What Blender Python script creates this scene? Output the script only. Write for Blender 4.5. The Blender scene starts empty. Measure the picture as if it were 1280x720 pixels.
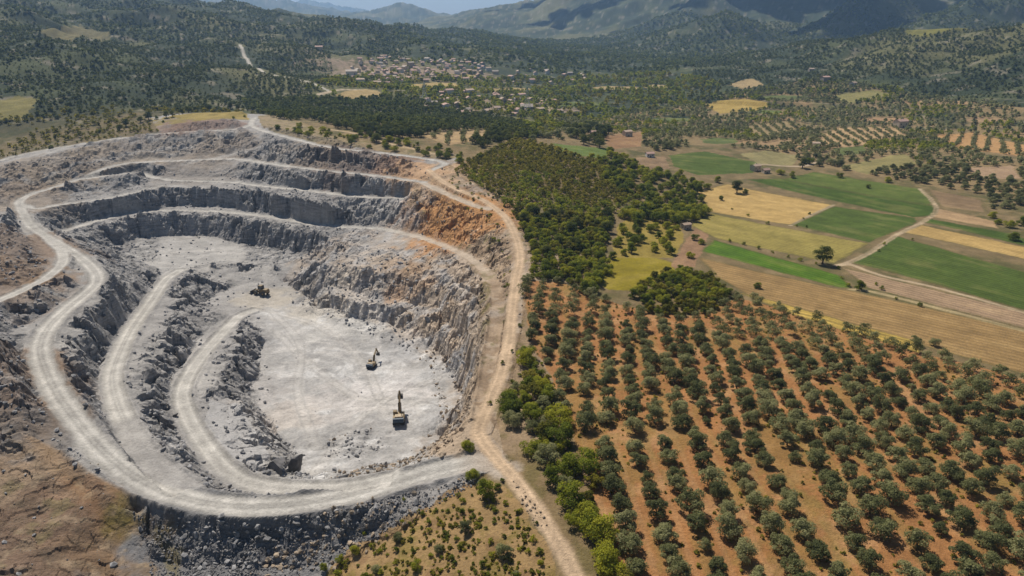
import bpy, math, random
import numpy as np

random.seed(5)
RNG = np.random.default_rng(11)
SC = bpy.context.scene
COL = SC.collection

# ------------------------------------------------------------------ camera, world, sun, exposure
FPX = 865.0                                   # focal length in photograph pixels (1280 wide)
PITCH = math.radians(21.46)
CAMZ = 100.0
cam = bpy.data.objects.new('camera', bpy.data.cameras.new('camera'))
COL.objects.link(cam)
cam.location = (0, 0, CAMZ)
cam.rotation_euler = (math.radians(90) - PITCH, 0, 0)
cam.data.sensor_width = 36.0
cam.data.lens = 36.0 * FPX / 1280.0
cam.data.clip_start = 1.0
cam.data.clip_end = 60000.0
SC.camera = cam

SUN_ELEV = math.radians(52)
SUN_AZ = math.radians(-29)                    # measured from +Y towards +X: ahead of the camera and to the left
world = bpy.data.worlds.new('World')
SC.world = world
world.use_nodes = True
wnt = world.node_tree
bg = wnt.nodes['Background']
sky = wnt.nodes.new('ShaderNodeTexSky')
sky.sky_type = 'NISHITA'
sky.sun_disc = False
sky.sun_elevation = SUN_ELEV
sky.sun_rotation = SUN_AZ
sky.altitude = 300
sky.air_density = 1.0
sky.dust_density = 0.6
wnt.links.new(sky.outputs[0], bg.inputs[0])
bg.inputs[1].default_value = 0.05
sun = bpy.data.objects.new('sun', bpy.data.lights.new('sun', 'SUN'))
COL.objects.link(sun)
sun.data.energy = 5.0
sun.data.angle = math.radians(0.5)
sun.data.color = (1.0, 0.93, 0.82)
sun.location = (-800, 1500, 2200)
sun.rotation_euler = (math.radians(90) - SUN_ELEV, 0, math.pi - SUN_AZ)
SC.view_settings.view_transform = 'Standard'
SC.view_settings.look = 'None'
SC.view_settings.gamma = 1.0
SC.view_settings.exposure = 0.2
SC.render.engine = 'CYCLES'
SC.cycles.use_denoising = True
SC.cycles.max_bounces = 5
SC.cycles.diffuse_bounces = 3
SC.cycles.transmission_bounces = 2
SC.cycles.volume_bounces = 1
SC.cycles.transparent_max_bounces = 4

# ------------------------------------------------------------------ numpy helpers
def ray(px, py):
    u = (np.asarray(px, float) - 640) / FPX
    v = (360 - np.asarray(py, float)) / FPX
    cp, sp = math.cos(PITCH), math.sin(PITCH)
    return u, cp + v * sp, -sp + v * cp

def unproj(px, py, z):
    dx, dy, dz = ray(px, py)
    t = (np.asarray(z, float) - CAMZ) / dz
    return dx * t, dy * t

def smooth(a, b, x):
    t = np.clip((x - a) / (b - a), 0, 1)
    return t * t * (3 - 2 * t)

def hash2(ix, iy, seed):
    h = (ix.astype(np.int64) * 374761393 + iy.astype(np.int64) * 668265263 + seed * 1442695041) & 0xFFFFFFFF
    h = ((h ^ (h >> 13)) * 1274126177) & 0xFFFFFFFF
    h = ((h ^ (h >> 16)) * 2246822519) & 0xFFFFFFFF
    return ((h ^ (h >> 15)) & 0xFFFFFF) / float(0x1000000)

def perlin(x, y, seed=0):
    ix, iy = np.floor(x), np.floor(y)
    fx, fy = x - ix, y - iy
    sx, sy = fx * fx * fx * (fx * (fx * 6 - 15) + 10), fy * fy * fy * (fy * (fy * 6 - 15) + 10)
    def g(a, b):
        an = hash2(ix + a, iy + b, seed) * 2 * math.pi
        return np.cos(an) * (fx - a) + np.sin(an) * (fy - b)
    n0 = g(0, 0) * (1 - sx) + g(1, 0) * sx
    n1 = g(0, 1) * (1 - sx) + g(1, 1) * sx
    return (n0 * (1 - sy) + n1 * sy) * 1.5

def fbm(x, y, scale, octs=4, seed=0, gain=0.5):
    s = np.zeros_like(x); a = 1.0; f = 1.0 / scale; tot = 0
    for o in range(octs):
        s += a * perlin(x * f + 17.3 * o, y * f - 9.1 * o, seed + o * 31); tot += a
        a *= gain; f *= 2.03
    return s / tot

def ridged(x, y, scale, octs=4, seed=0):
    s = np.zeros_like(x); a = 1.0; f = 1.0 / scale; tot = 0
    for o in range(octs):
        s += a * (1 - np.abs(perlin(x * f + 7.7 * o, y * f + 3.3 * o, seed + o * 17)) * 1.6); tot += a
        a *= 0.5; f *= 2.1
    return s / tot

def worley(x, y, scale, seed=0):
    x = x / scale; y = y / scale
    ix, iy = np.floor(x), np.floor(y)
    d1 = np.full_like(x, 9.0); d2 = np.full_like(x, 9.0); cid = np.zeros_like(x)
    for a in (-1, 0, 1):
        for b in (-1, 0, 1):
            cx, cy = ix + a, iy + b
            px = cx + hash2(cx, cy, seed); py = cy + hash2(cx, cy, seed + 7)
            d = np.hypot(px - x, py - y)
            c = hash2(cx, cy, seed + 13)
            nearer = d < d1
            d2 = np.where(nearer, d1, np.minimum(d2, d))
            cid = np.where(nearer, c, cid)
            d1 = np.where(nearer, d, d1)
    return d1, d2, cid

def in_poly(x, y, poly):
    inside = np.zeros(x.shape, bool)
    n = len(poly)
    for i in range(n):
        x0, y0 = poly[i]; x1, y1 = poly[(i + 1) % n]
        if y0 == y1: continue
        c = ((y0 > y) != (y1 > y)) & (x < (x1 - x0) * (y - y0) / (y1 - y0) + x0)
        inside ^= c
    return inside

def poly_dist(x, y, pts):
    """distance to an open polyline and the arc parameter of the nearest point"""
    best = np.full(x.shape, 1e9); par = np.zeros(x.shape); acc = 0.0
    for (x0, y0), (x1, y1) in zip(pts[:-1], pts[1:]):
        L = math.hypot(x1 - x0, y1 - y0)
        if L < 1e-6: continue
        t = np.clip(((x - x0) * (x1 - x0) + (y - y0) * (y1 - y0)) / L ** 2, 0, 1)
        d = np.hypot(x - x0 - t * (x1 - x0), y - y0 - t * (y1 - y0))
        m = d < best
        best = np.where(m, d, best); par = np.where(m, acc + t * L, par); acc += L
    return best, par

def catmull(pts, n=6):
    P = np.array(pts, float)
    P = np.vstack([2 * P[0] - P[1], P, 2 * P[-1] - P[-2]])
    out = []
    for i in range(1, len(P) - 2):
        for k in range(n):
            t = k / n
            out.append(0.5 * ((2 * P[i]) + (-P[i-1] + P[i+1]) * t + (2*P[i-1] - 5*P[i] + 4*P[i+1] - P[i+2]) * t*t + (-P[i-1] + 3*P[i] - 3*P[i+1] + P[i+2]) * t**3))
    out.append(P[-2])
    return np.array(out)

def W3(line):
    """(px, py, z) list -> world polyline"""
    L = np.array(line, float)
    X, Y = unproj(L[:, 0], L[:, 1], L[:, 2])
    return np.stack([X, Y, L[:, 2]], 1)

# ------------------------------------------------------------------ terrain: control lines of the quarry (pixel of the photograph, elevation)
ROADS = {
 'M': (6.4, [(632,590,0),(600,577,0),(570,582,-.5),(520,595,-1.5),(470,610,-2.5),(420,622,-3.5),(360,631,-4),(300,633,-4.5),(250,627,-5),(200,612,-5),(160,590,-5),(125,560,-4.5),(95,525,-4),(70,490,-3.5),(56,460,-3),(50,435,-2.5),(60,410,-2.5),(85,385,-2.5),(110,365,-2.5),(122,350,-2),(115,335,-1.5),(95,318,-1),(65,300,0),(40,283,1),(30,268,2),(24,253,3),(40,243,3.5),(60,237,4),(100,224,5),(130,211,6.5),(165,204,7),(230,201,7.5),(295,199,8),(330,204,8),(400,213,9),(470,220,9.5),(530,228,9.5)]),
 'B': (3.8, [(100,225,4.6),(165,217,2),(210,225,.8),(290,228,.5),(320,232,.3),(380,238,0),(450,246,0),(508,248,1.2)]),
 'B3': (3.4, [(26,256,2.6),(45,261,1.5),(70,257,.7),(100,253,.2),(140,247,-.3),(180,238,-.2),(200,233,.1)]),
 'A': (3.6, [(75,291,-8),(120,277,-9),(160,268,-10),(200,263.5,-10.5),(260,264,-11),(300,267,-11),(350,273,-11.5),(400,282,-12),(470,286,-11),(505,292,-9),(540,302,-7),(570,314,-5),(592,327,-3),(610,345,-1.3),(620,370,-.3),(620,400,0),(613,450,0),(605,500,-.1),(600,540,0)]),
 'D': (4, [(-60,218,5),(0,201,8),(20,195,9),(60,187,11),(110,179,14),(150,173,16),(210,167,18),(290,162,19.5),(312,157,20.5)]),
 'R': (4.0, [(318,147,21.5),(314,156,20.5),(330,164,20),(360,172,19),(400,182,17.5),(430,187,17),(480,192,16),(520,197,15),(556,204,14),(538,213,13)]),
 'N': (5.6, [(225,338,-19.8),(207,350,-18.5),(190,375,-17),(165,410,-14.5),(150,440,-12.5),(140,470,-11),(145,500,-10),(160,535,-9),(180,565,-8),(208,592,-7),(236,611,-6)]),
 'I': (5.2, [(318,388,-26.5),(300,395,-25),(288,406,-23.5),(270,425,-21),(245,455,-18.5),(228,490,-16),(235,520,-14.5),(255,555,-13),(285,590,-11.5),(320,606,-10.5),(370,611,-9),(430,610,-6.5),(490,598,-3.2)]),
 'F': (4.5, [(62,300,.2),(76,312,0),(78,328,0),(60,346,.5),(30,362,1.5),(0,375,3),(-50,392,5)]),
 'P': (4.5, [(530,229,9.5),(548,238,8.8),(566,246,8),(592,257,7.2),(612,262,7.3)]),
}
TRACK = (3.4, [(748,765,0),(720,720,0),(690,670,0),(650,610,0),(625,578,0),(604,552,0),(598,535,0),(610,508,.3),(625,470,.8),(636,430,1.3),(640,390,2),(645,350,3),(650,325,4),(646,300,5),(632,272,7),(605,251,8.5),(575,238,10),(552,226,11.5),(536,212,13)])
LINES = [
 # crest / toe pairs of the far benches
 [(60,241,3.6),(115,224,4.4),(160,219,5.8),(200,206,6.8)], [(95,243,-.5),(120,241,-.8),(160,237,-.5),(200,224,.8)],
 [(205,204,7),(230,203,7.2),(290,201,7.6),(330,207,7.6)], [(215,222,1),(290,222.5,1),(330,226,.8)],
 [(345,212,8),(400,224,8.5),(460,223,9),(512,230,8.8)], [(345,232,.3),(400,244,0),(450,246.5,.2),(500,247,1)],
 [(200,236,-.5),(270,235.5,-.5),(320,241,-.5),(400,256,-1),(442,263,-1)], [(203,257,-9.5),(270,257,-10),(320,263,-10),(400,280,-11),(440,284,-11)],
 [(50,266,1.3),(70,259,.4),(100,256,-.2),(150,248,-.6),(180,240,-.5)], [(62,290,-6),(100,279,-8),(150,264,-9),(180,257,-9.4)],
 [(118,286,-10.5),(160,276,-11),(200,269,-11.5),(260,268,-12),(300,274,-12),(350,284,-12.5),(400,294,-13)], [(130,312,-19.5),(165,300,-21),(200,295,-21.8),(260,294,-22),(300,305,-22.5),(350,312,-23),(392,320,-23.5)],
 [(380,185,17.3),(440,194,16.4),(512,203,14.5)], [(380,200,11),(440,207,10.5),(512,217,10.2)],
 [(290,166,19),(210,171,17.5),(150,177,15.5),(100,185,12.5)], [(290,181,13),(210,189,11),(150,192,10),(100,202,8.5)],
 [(200,157,21),(250,151,23.5),(296,150,23.3)], [(200,163,18.8),(250,160,19.3),(292,159,20)], [(180,148,23),(240,140,25.5),(300,138,25.5)],
 # upper platform and the step down to the main floor
 [(150,316,-20.5),(250,310,-22.5),(330,320,-23.2)], [(150,332,-19.5),(205,334,-20.3),(250,325,-22),(330,326,-23.3)],
 [(232,348,-18.8),(250,337,-21.2),(280,331,-22.8),(340,337,-24)], [(243,385,-25.5),(255,376,-27),(282,362,-27.3),(330,352,-26.5)],
 # main floor
 [(330,380,-28),(400,400,-28),(450,430,-28),(540,440,-27)], [(350,480,-27),(420,500,-26.6),(500,490,-26.5)], [(370,560,-21.5),(450,560,-22.5),(540,540,-23.5)], [(400,598,-13.6),(450,590,-18),(530,568,-22),(570,545,-22)],
 # eastern wall
 [(350,353,-26.6),(385,372,-27.5),(430,392,-27),(490,405,-26.5),(530,425,-26.5),(560,450,-26),(572,480,-25),(580,520,-23)],
 [(400,368,-22.5),(440,378,-22.3),(500,388,-21.5),(540,405,-20.5),(575,440,-19),(586,480,-18)],
 [(400,356,-21.5),(440,363,-21),(500,373,-20),(545,387,-18.5),(582,425,-17)],
 [(400,331,-15),(450,336,-13),(500,345,-12.3),(550,360,-11.5),(584,395,-9),(594,440,-8)],
 [(420,306,-13),(470,313,-11.8),(530,330,-9.2),(575,350,-6),(600,385,-3.5),(603,440,-3)],
 [(470,283,-10.8),(540,298,-6.6),(592,322,-2.6),(618,348,0)],
 [(500,258,1),(540,262,2.5),(590,282,2.5),(628,312,3)],
 # western terraces
 [(135,370,-3.5),(112,400,-3.8),(97,430,-4.2),(92,460,-4.8),(100,492,-5.3)], [(168,388,-14.5),(146,418,-12.8),(130,450,-11.6),(124,480,-10.6),(130,510,-9.6)],
 [(232,372,-19),(222,405,-17),(200,440,-14.4),(188,480,-12.6),(198,520,-11.5)], [(262,408,-22.5),(238,440,-19.8),(214,475,-16.8),(212,505,-15.5),(228,545,-13.6)],
 [(312,405,-24),(305,430,-21.5),(287,460,-19),(278,488,-17)], [(328,428,-27.2),(324,460,-27),(312,488,-26)],
 [(270,490,-16.3),(300,502,-16.3),(328,545,-14.6),(346,572,-13)], [(318,500,-25.5),(345,535,-23.5),(372,572,-20),(384,592,-15.5)],
 [(290,560,-12.4),(330,592,-11.2)],
 # west of the haul road
 [(0,388,3),(40,372,1.2),(75,352,.2)], [(0,418,1),(22,407,-2),(55,394,-2.4),(84,376,-2.4)],
 [(0,430,6),(20,470,4),(35,510,1)], [(38,440,-2),(42,470,-2.6),(58,505,-3.2)],
 [(100,600,-5.5),(60,640,-6),(0,650,-4)], [(0,560,-1),(60,545,-3.5)], [(-20,720,-4),(60,700,-7),(130,690,-9.5)],
 [(170,640,-7.5),(190,690,-11),(260,715,-11.5),(380,705,-10),(450,672,-7),(510,640,-3.5)],
 [(10,262,5),(0,290,5.5),(20,320,3.5)], [(0,225,7),(60,205,8.5)], [(120,195,9),(110,212,7.4)],
]
CRESTS = [i for i, L in enumerate(LINES) if L[0][:2] in ((135,370),(232,372),(312,405),(270,490),(0,388),(232,348),(290,560),(430,560))]
OUT = [(640,720,0),(760,720,0),(1280,720,0),(1700,720,0),(700,450,0),(1280,470,-1),(1700,470,-1),(900,380,0),(1280,330,-3),(1700,330,-3),(1100,300,-3),(900,300,-3),(1000,220,-4),(1280,220,0),(1600,220,2),(800,250,-2),
 (612,540,0),(650,400,2),(662,320,4),(632,265,7),(575,228,11.5),(560,198,14.5),(640,215,13),(700,230,8),(740,300,1),(660,190,13),(560,178,17),(480,150,14),(600,150,4),(440,180,19),(400,165,20),
 (310,145,22.5),(250,140,25),(190,150,21.5),(120,170,16),(0,194,9),(-80,215,6),(-80,300,9),(-80,440,7),(-60,560,0),(-40,640,-4),(-100,760,-4),(120,765,-10),(300,765,-13),(400,720,-11),(480,690,-6.5),(560,660,-2),(600,620,-.6),(600,700,-1.5),(600,596,-.2)]
OUTW = [(-520,800,-18),(-330,800,-18),(-150,860,-14),(0,860,-6),(200,860,-8),(420,860,-6),(640,800,2),(-720,560,-12),(-600,400,0),(-450,150,2),(-200,60,-4),(100,60,-2),(500,60,0),(-900,850,-18),(900,850,0),(700,500,-2)]
QPOLY = [(640,578,0),(614,545,0),(642,470,.8),(655,390,2),(662,320,4),(650,268,7),(600,236,10),(566,216,13),(575,194,14.5),(500,187,16.5),(420,175,18.5),(345,142,22),(310,132,25),(180,146,22),(120,168,16),(0,192,9),(-60,205,7),(-90,300,9),(-90,450,6),(-70,560,0),(-50,640,-4),(-30,775,-5),(200,785,-12),(380,735,-11),(510,655,-4),(570,612,-.8),(604,594,-.2)]

def tps_fit(P, Z, lam=1.0):
    n = len(P)
    d = np.hypot(P[:, None, 0] - P[None, :, 0], P[:, None, 1] - P[None, :, 1]) / 100
    K = d ** 2 * np.log(d + 1e-9) + lam * 0.02 * np.eye(n)
    A = np.zeros((n + 3, n + 3)); A[:n, :n] = K
    A[:n, n] = 1; A[:n, n + 1:] = P / 100; A[n:, :n] = A[:n, n:].T
    return np.linalg.solve(A, np.concatenate([Z, np.zeros(3)]))

_o = np.array(OUT, float); _ox, _oy = unproj(_o[:, 0], _o[:, 1], _o[:, 2])
TP = np.vstack([np.stack([_ox, _oy], 1), np.array(OUTW)[:, :2]]); TZ = np.concatenate([_o[:, 2], np.array(OUTW)[:, 2]])
TW = tps_fit(TP, TZ)
def z_out(x, y):
    s = TW[len(TP)] + TW[len(TP) + 1] * x / 100 + TW[len(TP) + 2] * y / 100
    for (px, py), w in zip(TP, TW):
        d = np.hypot(x - px, y - py) / 100
        s = s + w * d * d * np.log(d + 1e-9)
    return np.clip(s, -25, 30)

GX0, GY0, RES = -520.0, 90.0, 1.0
NX, NY = 576, 640
gx, gy = np.meshgrid(GX0 + np.arange(NX) * RES, GY0 + np.arange(NY) * RES)
ZO = z_out(gx, gy)
QW = W3(QPOLY)[:, :2]
insideQ = in_poly(gx, gy, QW)
fixed = ~insideQ
val = np.where(fixed, ZO, 0.0)
def stamp(P, w):
    for a, b in zip(P[:-1], P[1:]):
        L = math.hypot(b[0] - a[0], b[1] - a[1]); n = max(2, int(L / 0.45))
        t = np.linspace(0, 1, n)[:, None]; q = a + (b - a) * t
        nx, ny = (-(b[1] - a[1]) / max(L, 1e-6), (b[0] - a[0]) / max(L, 1e-6))
        for o in (np.arange(-w / 2, w / 2 + .01, 0.6) if w > 0 else [0.0]):
            i = np.round((q[:, 0] + nx * o - GX0) / RES).astype(int); j = np.round((q[:, 1] + ny * o - GY0) / RES).astype(int)
            k = (i >= 0) & (i < NX) & (j >= 0) & (j < NY)
            fixed[j[k], i[k]] = True; val[j[k], i[k]] = q[k, 2]
for L in LINES: stamp(W3(L), 0)
RW = {}
for k, (w, L) in ROADS.items():
    RW[k] = (w, catmull(W3(L), 5)); stamp(RW[k][1], w + 2.2)
TR = (TRACK[0], catmull(W3(TRACK[1]), 5)); stamp(TR[1], TRACK[0] + 1)

def solve(fx, vl, it0=500):
    ny, nx = fx.shape
    if min(ny, nx) > 24:
        cy, cx = ny // 2, nx // 2
        f4 = fx[:cy*2, :cx*2].reshape(cy, 2, cx, 2); v4 = np.where(fx, vl, 0)[:cy*2, :cx*2].reshape(cy, 2, cx, 2)
        cnt = f4.sum((1, 3)); cf = cnt > 0
        cv = np.where(cf, v4.sum((1, 3)) / np.maximum(cnt, 1), 0)
        c = solve(cf, cv)
        z = np.repeat(np.repeat(c, 2, 0), 2, 1)
        z = np.pad(z, ((0, ny - z.shape[0]), (0, nx - z.shape[1])), mode='edge')
        its = 120
    else:
        z = np.full(fx.shape, vl[fx].mean()); its = it0
    z = np.where(fx, vl, z)
    for _ in range(its):
        p = np.pad(z, 1, mode='edge')
        z = np.where(fx, vl, (p[:-2, 1:-1] + p[2:, 1:-1] + p[1:-1, :-2] + p[1:-1, 2:]) / 4)
    return z
ZQ = solve(fixed, val)
ZQ = np.where(insideQ, ZQ, ZO)

def bil(A, x, y):
    fx = np.clip((x - GX0) / RES, 0, NX - 1.001); fy = np.clip((y - GY0) / RES, 0, NY - 1.001)
    i = fx.astype(int); j = fy.astype(int); a = fx - i; b = fy - j
    return A[j, i] * (1-a) * (1-b) + A[j, i+1] * a * (1-b) + A[j+1, i] * (1-a) * b + A[j+1, i+1] * a * b
def in_grid(x, y):
    return (x > GX0 + 1) & (x < GX0 + NX - 2) & (y > GY0 + 1) & (y < GY0 + NY - 2)

# far hills: ridge lines (pixel, pixel, distance), foot width
def ridge(pts, w, base=-10, pw=1.25):
    P = []
    for px, py, d in pts:
        dx, dy, dz = ray(px, py); h = math.hypot(dx, dy)
        P.append((dx / h * d, dy / h * d, CAMZ + dz / h * d))
    return (np.array(P), w, base, pw)
RIDGES = [
 ridge([(-900,-90,1900),(-300,-70,2200),(0,-34,2350),(120,-9,2450),(165,4,2550),(220,18,2650),(300,27,2800),(360,33,3000),(420,46,3300)], 1750, -16, 1.15),
 ridge([(60,60,1500),(140,52,1700),(230,46,1900),(330,50,2100)], 330, -10, 1.3),
 ridge([(-100,60,1250),(0,75,1150),(80,100,1000)], 260, -10, 1.3),
 ridge([(300,34,3200),(380,48,2900),(440,60,2500)], 500, -12, 1.2),
 ridge([(180,14,8000),(215,0,8000),(245,-9,8000),(280,-14,8000),(310,-6,8000),(345,9,8000),(380,24,8000)], 2300, -10, 1.2),
 ridge([(330,8,12000),(385,0,12000),(430,9,12000),(490,22,12000)], 2500),
 ridge([(410,36,6200),(450,24,6200),(480,13,6200),(500,7,6200),(522,13,6200),(560,27,6100),(590,38,6000)], 1500),
 ridge([(360,50,4800),(400,44,4800),(440,50,4600)], 700),
 ridge([(535,44,5200),(560,38,5200),(585,45,5200)], 500),
 ridge([(530,26,13000),(562,22,13000),(610,30,13000)], 2500),
 ridge([(555,44,5800),(600,28,5500),(640,12,5200),(690,-3,4800),(760,-28,4400),(900,-75,4000),(1100,-85,3800),(1300,-70,3600),(1600,-70,3400)], 1350, -10, 1.1),
 ridge([(585,56,3900),(640,44,3700),(700,31,3500),(770,8,3400),(850,-20,3500)], 750, -10, 1.2),
 ridge([(700,62,2700),(780,42,2700),(850,14,2800),(880,-10,3000)], 480, -10, 1.2),
 ridge([(1150,-60,3100),(1080,0,2700),(1040,30,2450),(1005,62,2150)], 380, -10, 1.1),
 ridge([(1300,-40,2700),(1200,8,2350),(1150,38,2050)], 420, -10, 1.15),
 ridge([(830,66,2250),(868,40,2280),(903,14,2300),(935,34,2260),(985,72,2150)], 360, -12, .95),
 ridge([(903,14,2300),(900,45,2050),(880,78,1800)], 260, -12, .95),
 ridge([(985,82,1450),(1040,63,1500),(1100,46,1530),(1180,36,1500),(1280,24,1430),(1500,0,1350),(1800,-20,1200)], 470, -6, 1.2),
 ridge([(740,92,1700),(800,76,1800),(860,74,1850)], 330, -10, 1.2),
]
def z_far(x, y):
    r = np.hypot(x, y)
    base = -9 + 5 * fbm(x, y, 420, 3, 5)
    z = base.copy()
    for P, w, b, pw in RIDGES:
        best = np.full(x.shape, -60.0)
        for a, c in zip(P[:-1], P[1:]):
            L2 = (c[0]-a[0])**2 + (c[1]-a[1])**2
            t = np.clip(((x-a[0])*(c[0]-a[0]) + (y-a[1])*(c[1]-a[1])) / L2, 0, 1)
            d = np.hypot(x - a[0] - t*(c[0]-a[0]), y - a[1] - t*(c[1]-a[1]))
            zr = a[2] + t * (c[2] - a[2])
            f = np.clip(1 - d / w, 0, 1) ** pw
            best = np.maximum(best, b + (zr - b) * f + np.where(d > w, -20, 0))
        k = 6.0
        z = np.maximum(z, best) + np.exp(-np.abs(z - best) / k) * k * 0.35
    up = np.clip(z + 8, 0, None)
    wx = x + 60 * fbm(x, y, 300, 2, 81); wy = y + 60 * fbm(x, y, 300, 2, 91)
    g = ridged(wx, wy, 420, 4, 21) - 0.72
    z = z + np.minimum(up * 0.34, np.where(r < 2700, 52, 130)) * g + np.minimum(up * .6, np.where(r < 2700, 36, 45)) * fbm(x, y, np.where(r < 2700, 230, 330), 3, 35) + np.minimum(up * .1, 8) * fbm(x, y, 60, 3, 33)
    return z

# polar sheet: columns by bearing, rows by distance
def seg(a, b, n): return np.linspace(a, b, n, endpoint=False)
TH = np.radians(np.concatenate([seg(-58, -45, 60), seg(-45, 4, 630), seg(4, 44, 360), np.linspace(44, 58, 60)]))
def geo(a, b, q): return np.geomspace(a, b, int(math.log(b / a) / math.log(q)), endpoint=False)
RR = np.concatenate([geo(62, 112, 1.012), geo(112, 560, 1.0026), geo(560, 1600, 1.0045), geo(1600, 5000, 1.008), np.geomspace(5000, 15500, 70)])
th, rr = np.meshgrid(TH, RR)
VX, VY = rr * np.sin(th), rr * np.cos(th)
nR, nT = VX.shape
flat = lambda A: A.reshape(-1)
x, y = flat(VX).copy(), flat(VY).copy()
r = flat(rr)

zn = np.where(in_grid(x, y), bil(ZQ, x, y), 0)
m = ~in_grid(x, y) & (r < 900)
zn[m] = z_out(x[m], y[m])
mf = r > 560
z = zn.copy()
fw = smooth(600, 820, r[mf])
z[mf] = zn[mf] * (1 - fw) + z_far(x[mf], y[mf]) * fw

# gentle swell of unworked ground
Qm = np.zeros(x.shape, bool); gm = in_grid(x, y); Qm[gm] = in_poly(x[gm], y[gm], QW)
gslope_y, gslope_x = np.gradient(ZQ)
SL = np.hypot(gslope_x, gslope_y)
def blur(A, n):
    for _ in range(n):
        p = np.pad(A, 1, mode='edge'); A = (p[:-2, 1:-1] + p[2:, 1:-1] + p[1:-1, :-2] + p[1:-1, 2:] + A) / 5
    return A
SLb = blur(SL, 3)
slope = np.where(gm, bil(SLb, x, y), 0.0)
near = r < 900
droad = np.full(x.shape, 99.0); rpar = np.zeros(x.shape); rwid = np.full(x.shape, 6.0); rkind = np.zeros(x.shape, int); rid = np.zeros(x.shape, int)
qi = np.where(gm)[0]
for k, (w, P) in list(RW.items()) + [('T', TR)]:
    d, s = poly_dist(x[qi], y[qi], P[:, :2])
    e = d - (w - (2.4 * smooth(225, 330, y[qi]) if k == 'M' else 0)) / 2
    b = e < droad[qi]
    droad[qi] = np.where(b, e, droad[qi]); rpar[qi] = np.where(b, d, rpar[qi]); rkind[qi] = np.where(b, 2 if k == 'T' else 1, rkind[qi]); rid[qi] = np.where(b, ord(k[0]), rid[qi])
ti = np.where(near & ~gm)[0]
d, s = poly_dist(x[ti], y[ti], TR[1][:, :2]); b = d - 2.1 < droad[ti]
droad[ti] = np.where(b, d - 2.1, droad[ti]); rkind[ti] = np.where(b, 2, rkind[ti])
offroad = smooth(0.3, 3.0, droad)
roadm = 1 - smooth(-0.9, 1.4, droad + (1.1 * fbm(x, y, 4.0, 3, 3) + .8 * fbm(x, y, 14, 2, 30)) * near)

# rock relief inside the quarry
q = np.where(Qm)[0]
X, Y = x[q], y[q]
free = smooth(.3, 5, droad[q])
wrx = (3.0 * fbm(X, Y, 16, 3, 141) + 1.3 * fbm(X, Y, 5, 2, 142)) * free; wry = (3.0 * fbm(X, Y, 16, 3, 143) + 1.3 * fbm(X, Y, 5, 2, 144)) * free
z[q] = np.where(r[q] < 560, bil(ZQ, X + wrx, Y + wry), z[q]); slope[q] = bil(SLb, X + wrx, Y + wry)
wx, wy = X + 1.6 * fbm(X, Y, 7, 2, 1), Y + 1.6 * fbm(X, Y, 7, 2, 2)
f1, f2, c1 = worley(wx, wy, 6.5, 4)
g1, g2, c2 = worley(wx, wy, 2.6, 9)
h1, h2, c3 = worley(wx, wy, 13, 15)
steep = smooth(0.22, 0.6, slope[q])
crack = smooth(0.0, 0.25, f2 - f1)
blk = (c3 - .5) * 3.4 + (c1 - .5) * 3.2 + (c2 - .5) * 1.5 - (1 - crack) * 0.9
scree = smooth(-.35, .15, fbm(X, Y, 34, 3, 19))
rockA = steep * offroad[q]
z[q] += rockA * blk * (.45 + .65 * scree) * (1 - .4 * smooth(-100, -70, X))
flatA = (1 - steep) * offroad[q]
z[q] += flatA * (0.75 * fbm(X, Y, 17, 5, 8) + 0.25 * (c2 - .5) * smooth(0.1, .4, fbm(X, Y, 22, 2, 44) + .15))
# spoil heaps and broken ground: rough zones (corners in the photograph, elevation, height of the heaps, size)
for pts, zz_, amp, size in [([(-62,219),(0,205),(110,188),(300,170),(335,192),(165,198),(60,232),(0,246),(-70,262)], 9, 2.6, 13),
    ([(320,168),(520,205),(530,222),(400,206),(330,198)], 12, 2.0, 10),
    ([(400,300),(590,335),(602,400),(604,500),(585,520),(565,450),(480,395),(350,350)], -14, 1.0, 7),
    ([(300,206),(400,222),(520,236),(520,250),(440,288),(290,276),(290,230)], 0, 1.5, 5.5),
    ([(100,225),(200,240),(200,290),(110,310),(60,280),(60,240)], -5, 1.1, 6),
    ([(395,535),(470,518),(505,555),(440,588),(385,580)], -21, .7, 4),
    ([(525,440),(560,455),(575,520),(545,548),(530,500)], -25, .6, 4),
    ([(335,430),(352,470),(360,530),(338,520),(325,470)], -27, .6, 4),
    ([(500,250),(600,250),(640,300),(636,380),(600,345),(530,296)], 2, 1.3, 8),
    ([(-60,400),(40,420),(40,480),(60,540),(-40,580)], 1, 2.2, 8),
    ([(50,530),(110,560),(175,632),(190,690),(140,660),(60,590)], -5, 1.3, 4),
    ([(-40,560),(60,560),(150,650),(190,720),(180,790),(-60,790)], -6, 1.1, 14),
    ([(-60,270),(20,275),(70,320),(70,345),(-40,370)], 3, 2.0, 8)]:
    P_ = W3([(a_, b_, zz_) for a_, b_ in pts])[:, :2]
    dd, _ = poly_dist(X, Y, np.vstack([P_, P_[:1]])); ins_ = in_poly(X, Y, P_)
    mz = np.where(ins_, smooth(0, 6, dd), 0) * smooth(.2, 4, droad[q])
    w1, w2, wc = worley(X + 2 * fbm(X, Y, 9, 2, 23), Y + 2 * fbm(X, Y, 9, 2, 24), size, 27)
    z[q] += mz * amp * ((np.clip(.75 - w1, 0, 1) * 1.2 + (wc - .5) * .5) + .45 * (c1 - .5) + .4 * (c2 - .5) + .5 * fbm(X, Y, 5, 3, 29))
    steep = np.maximum(steep, mz * .55)
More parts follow.
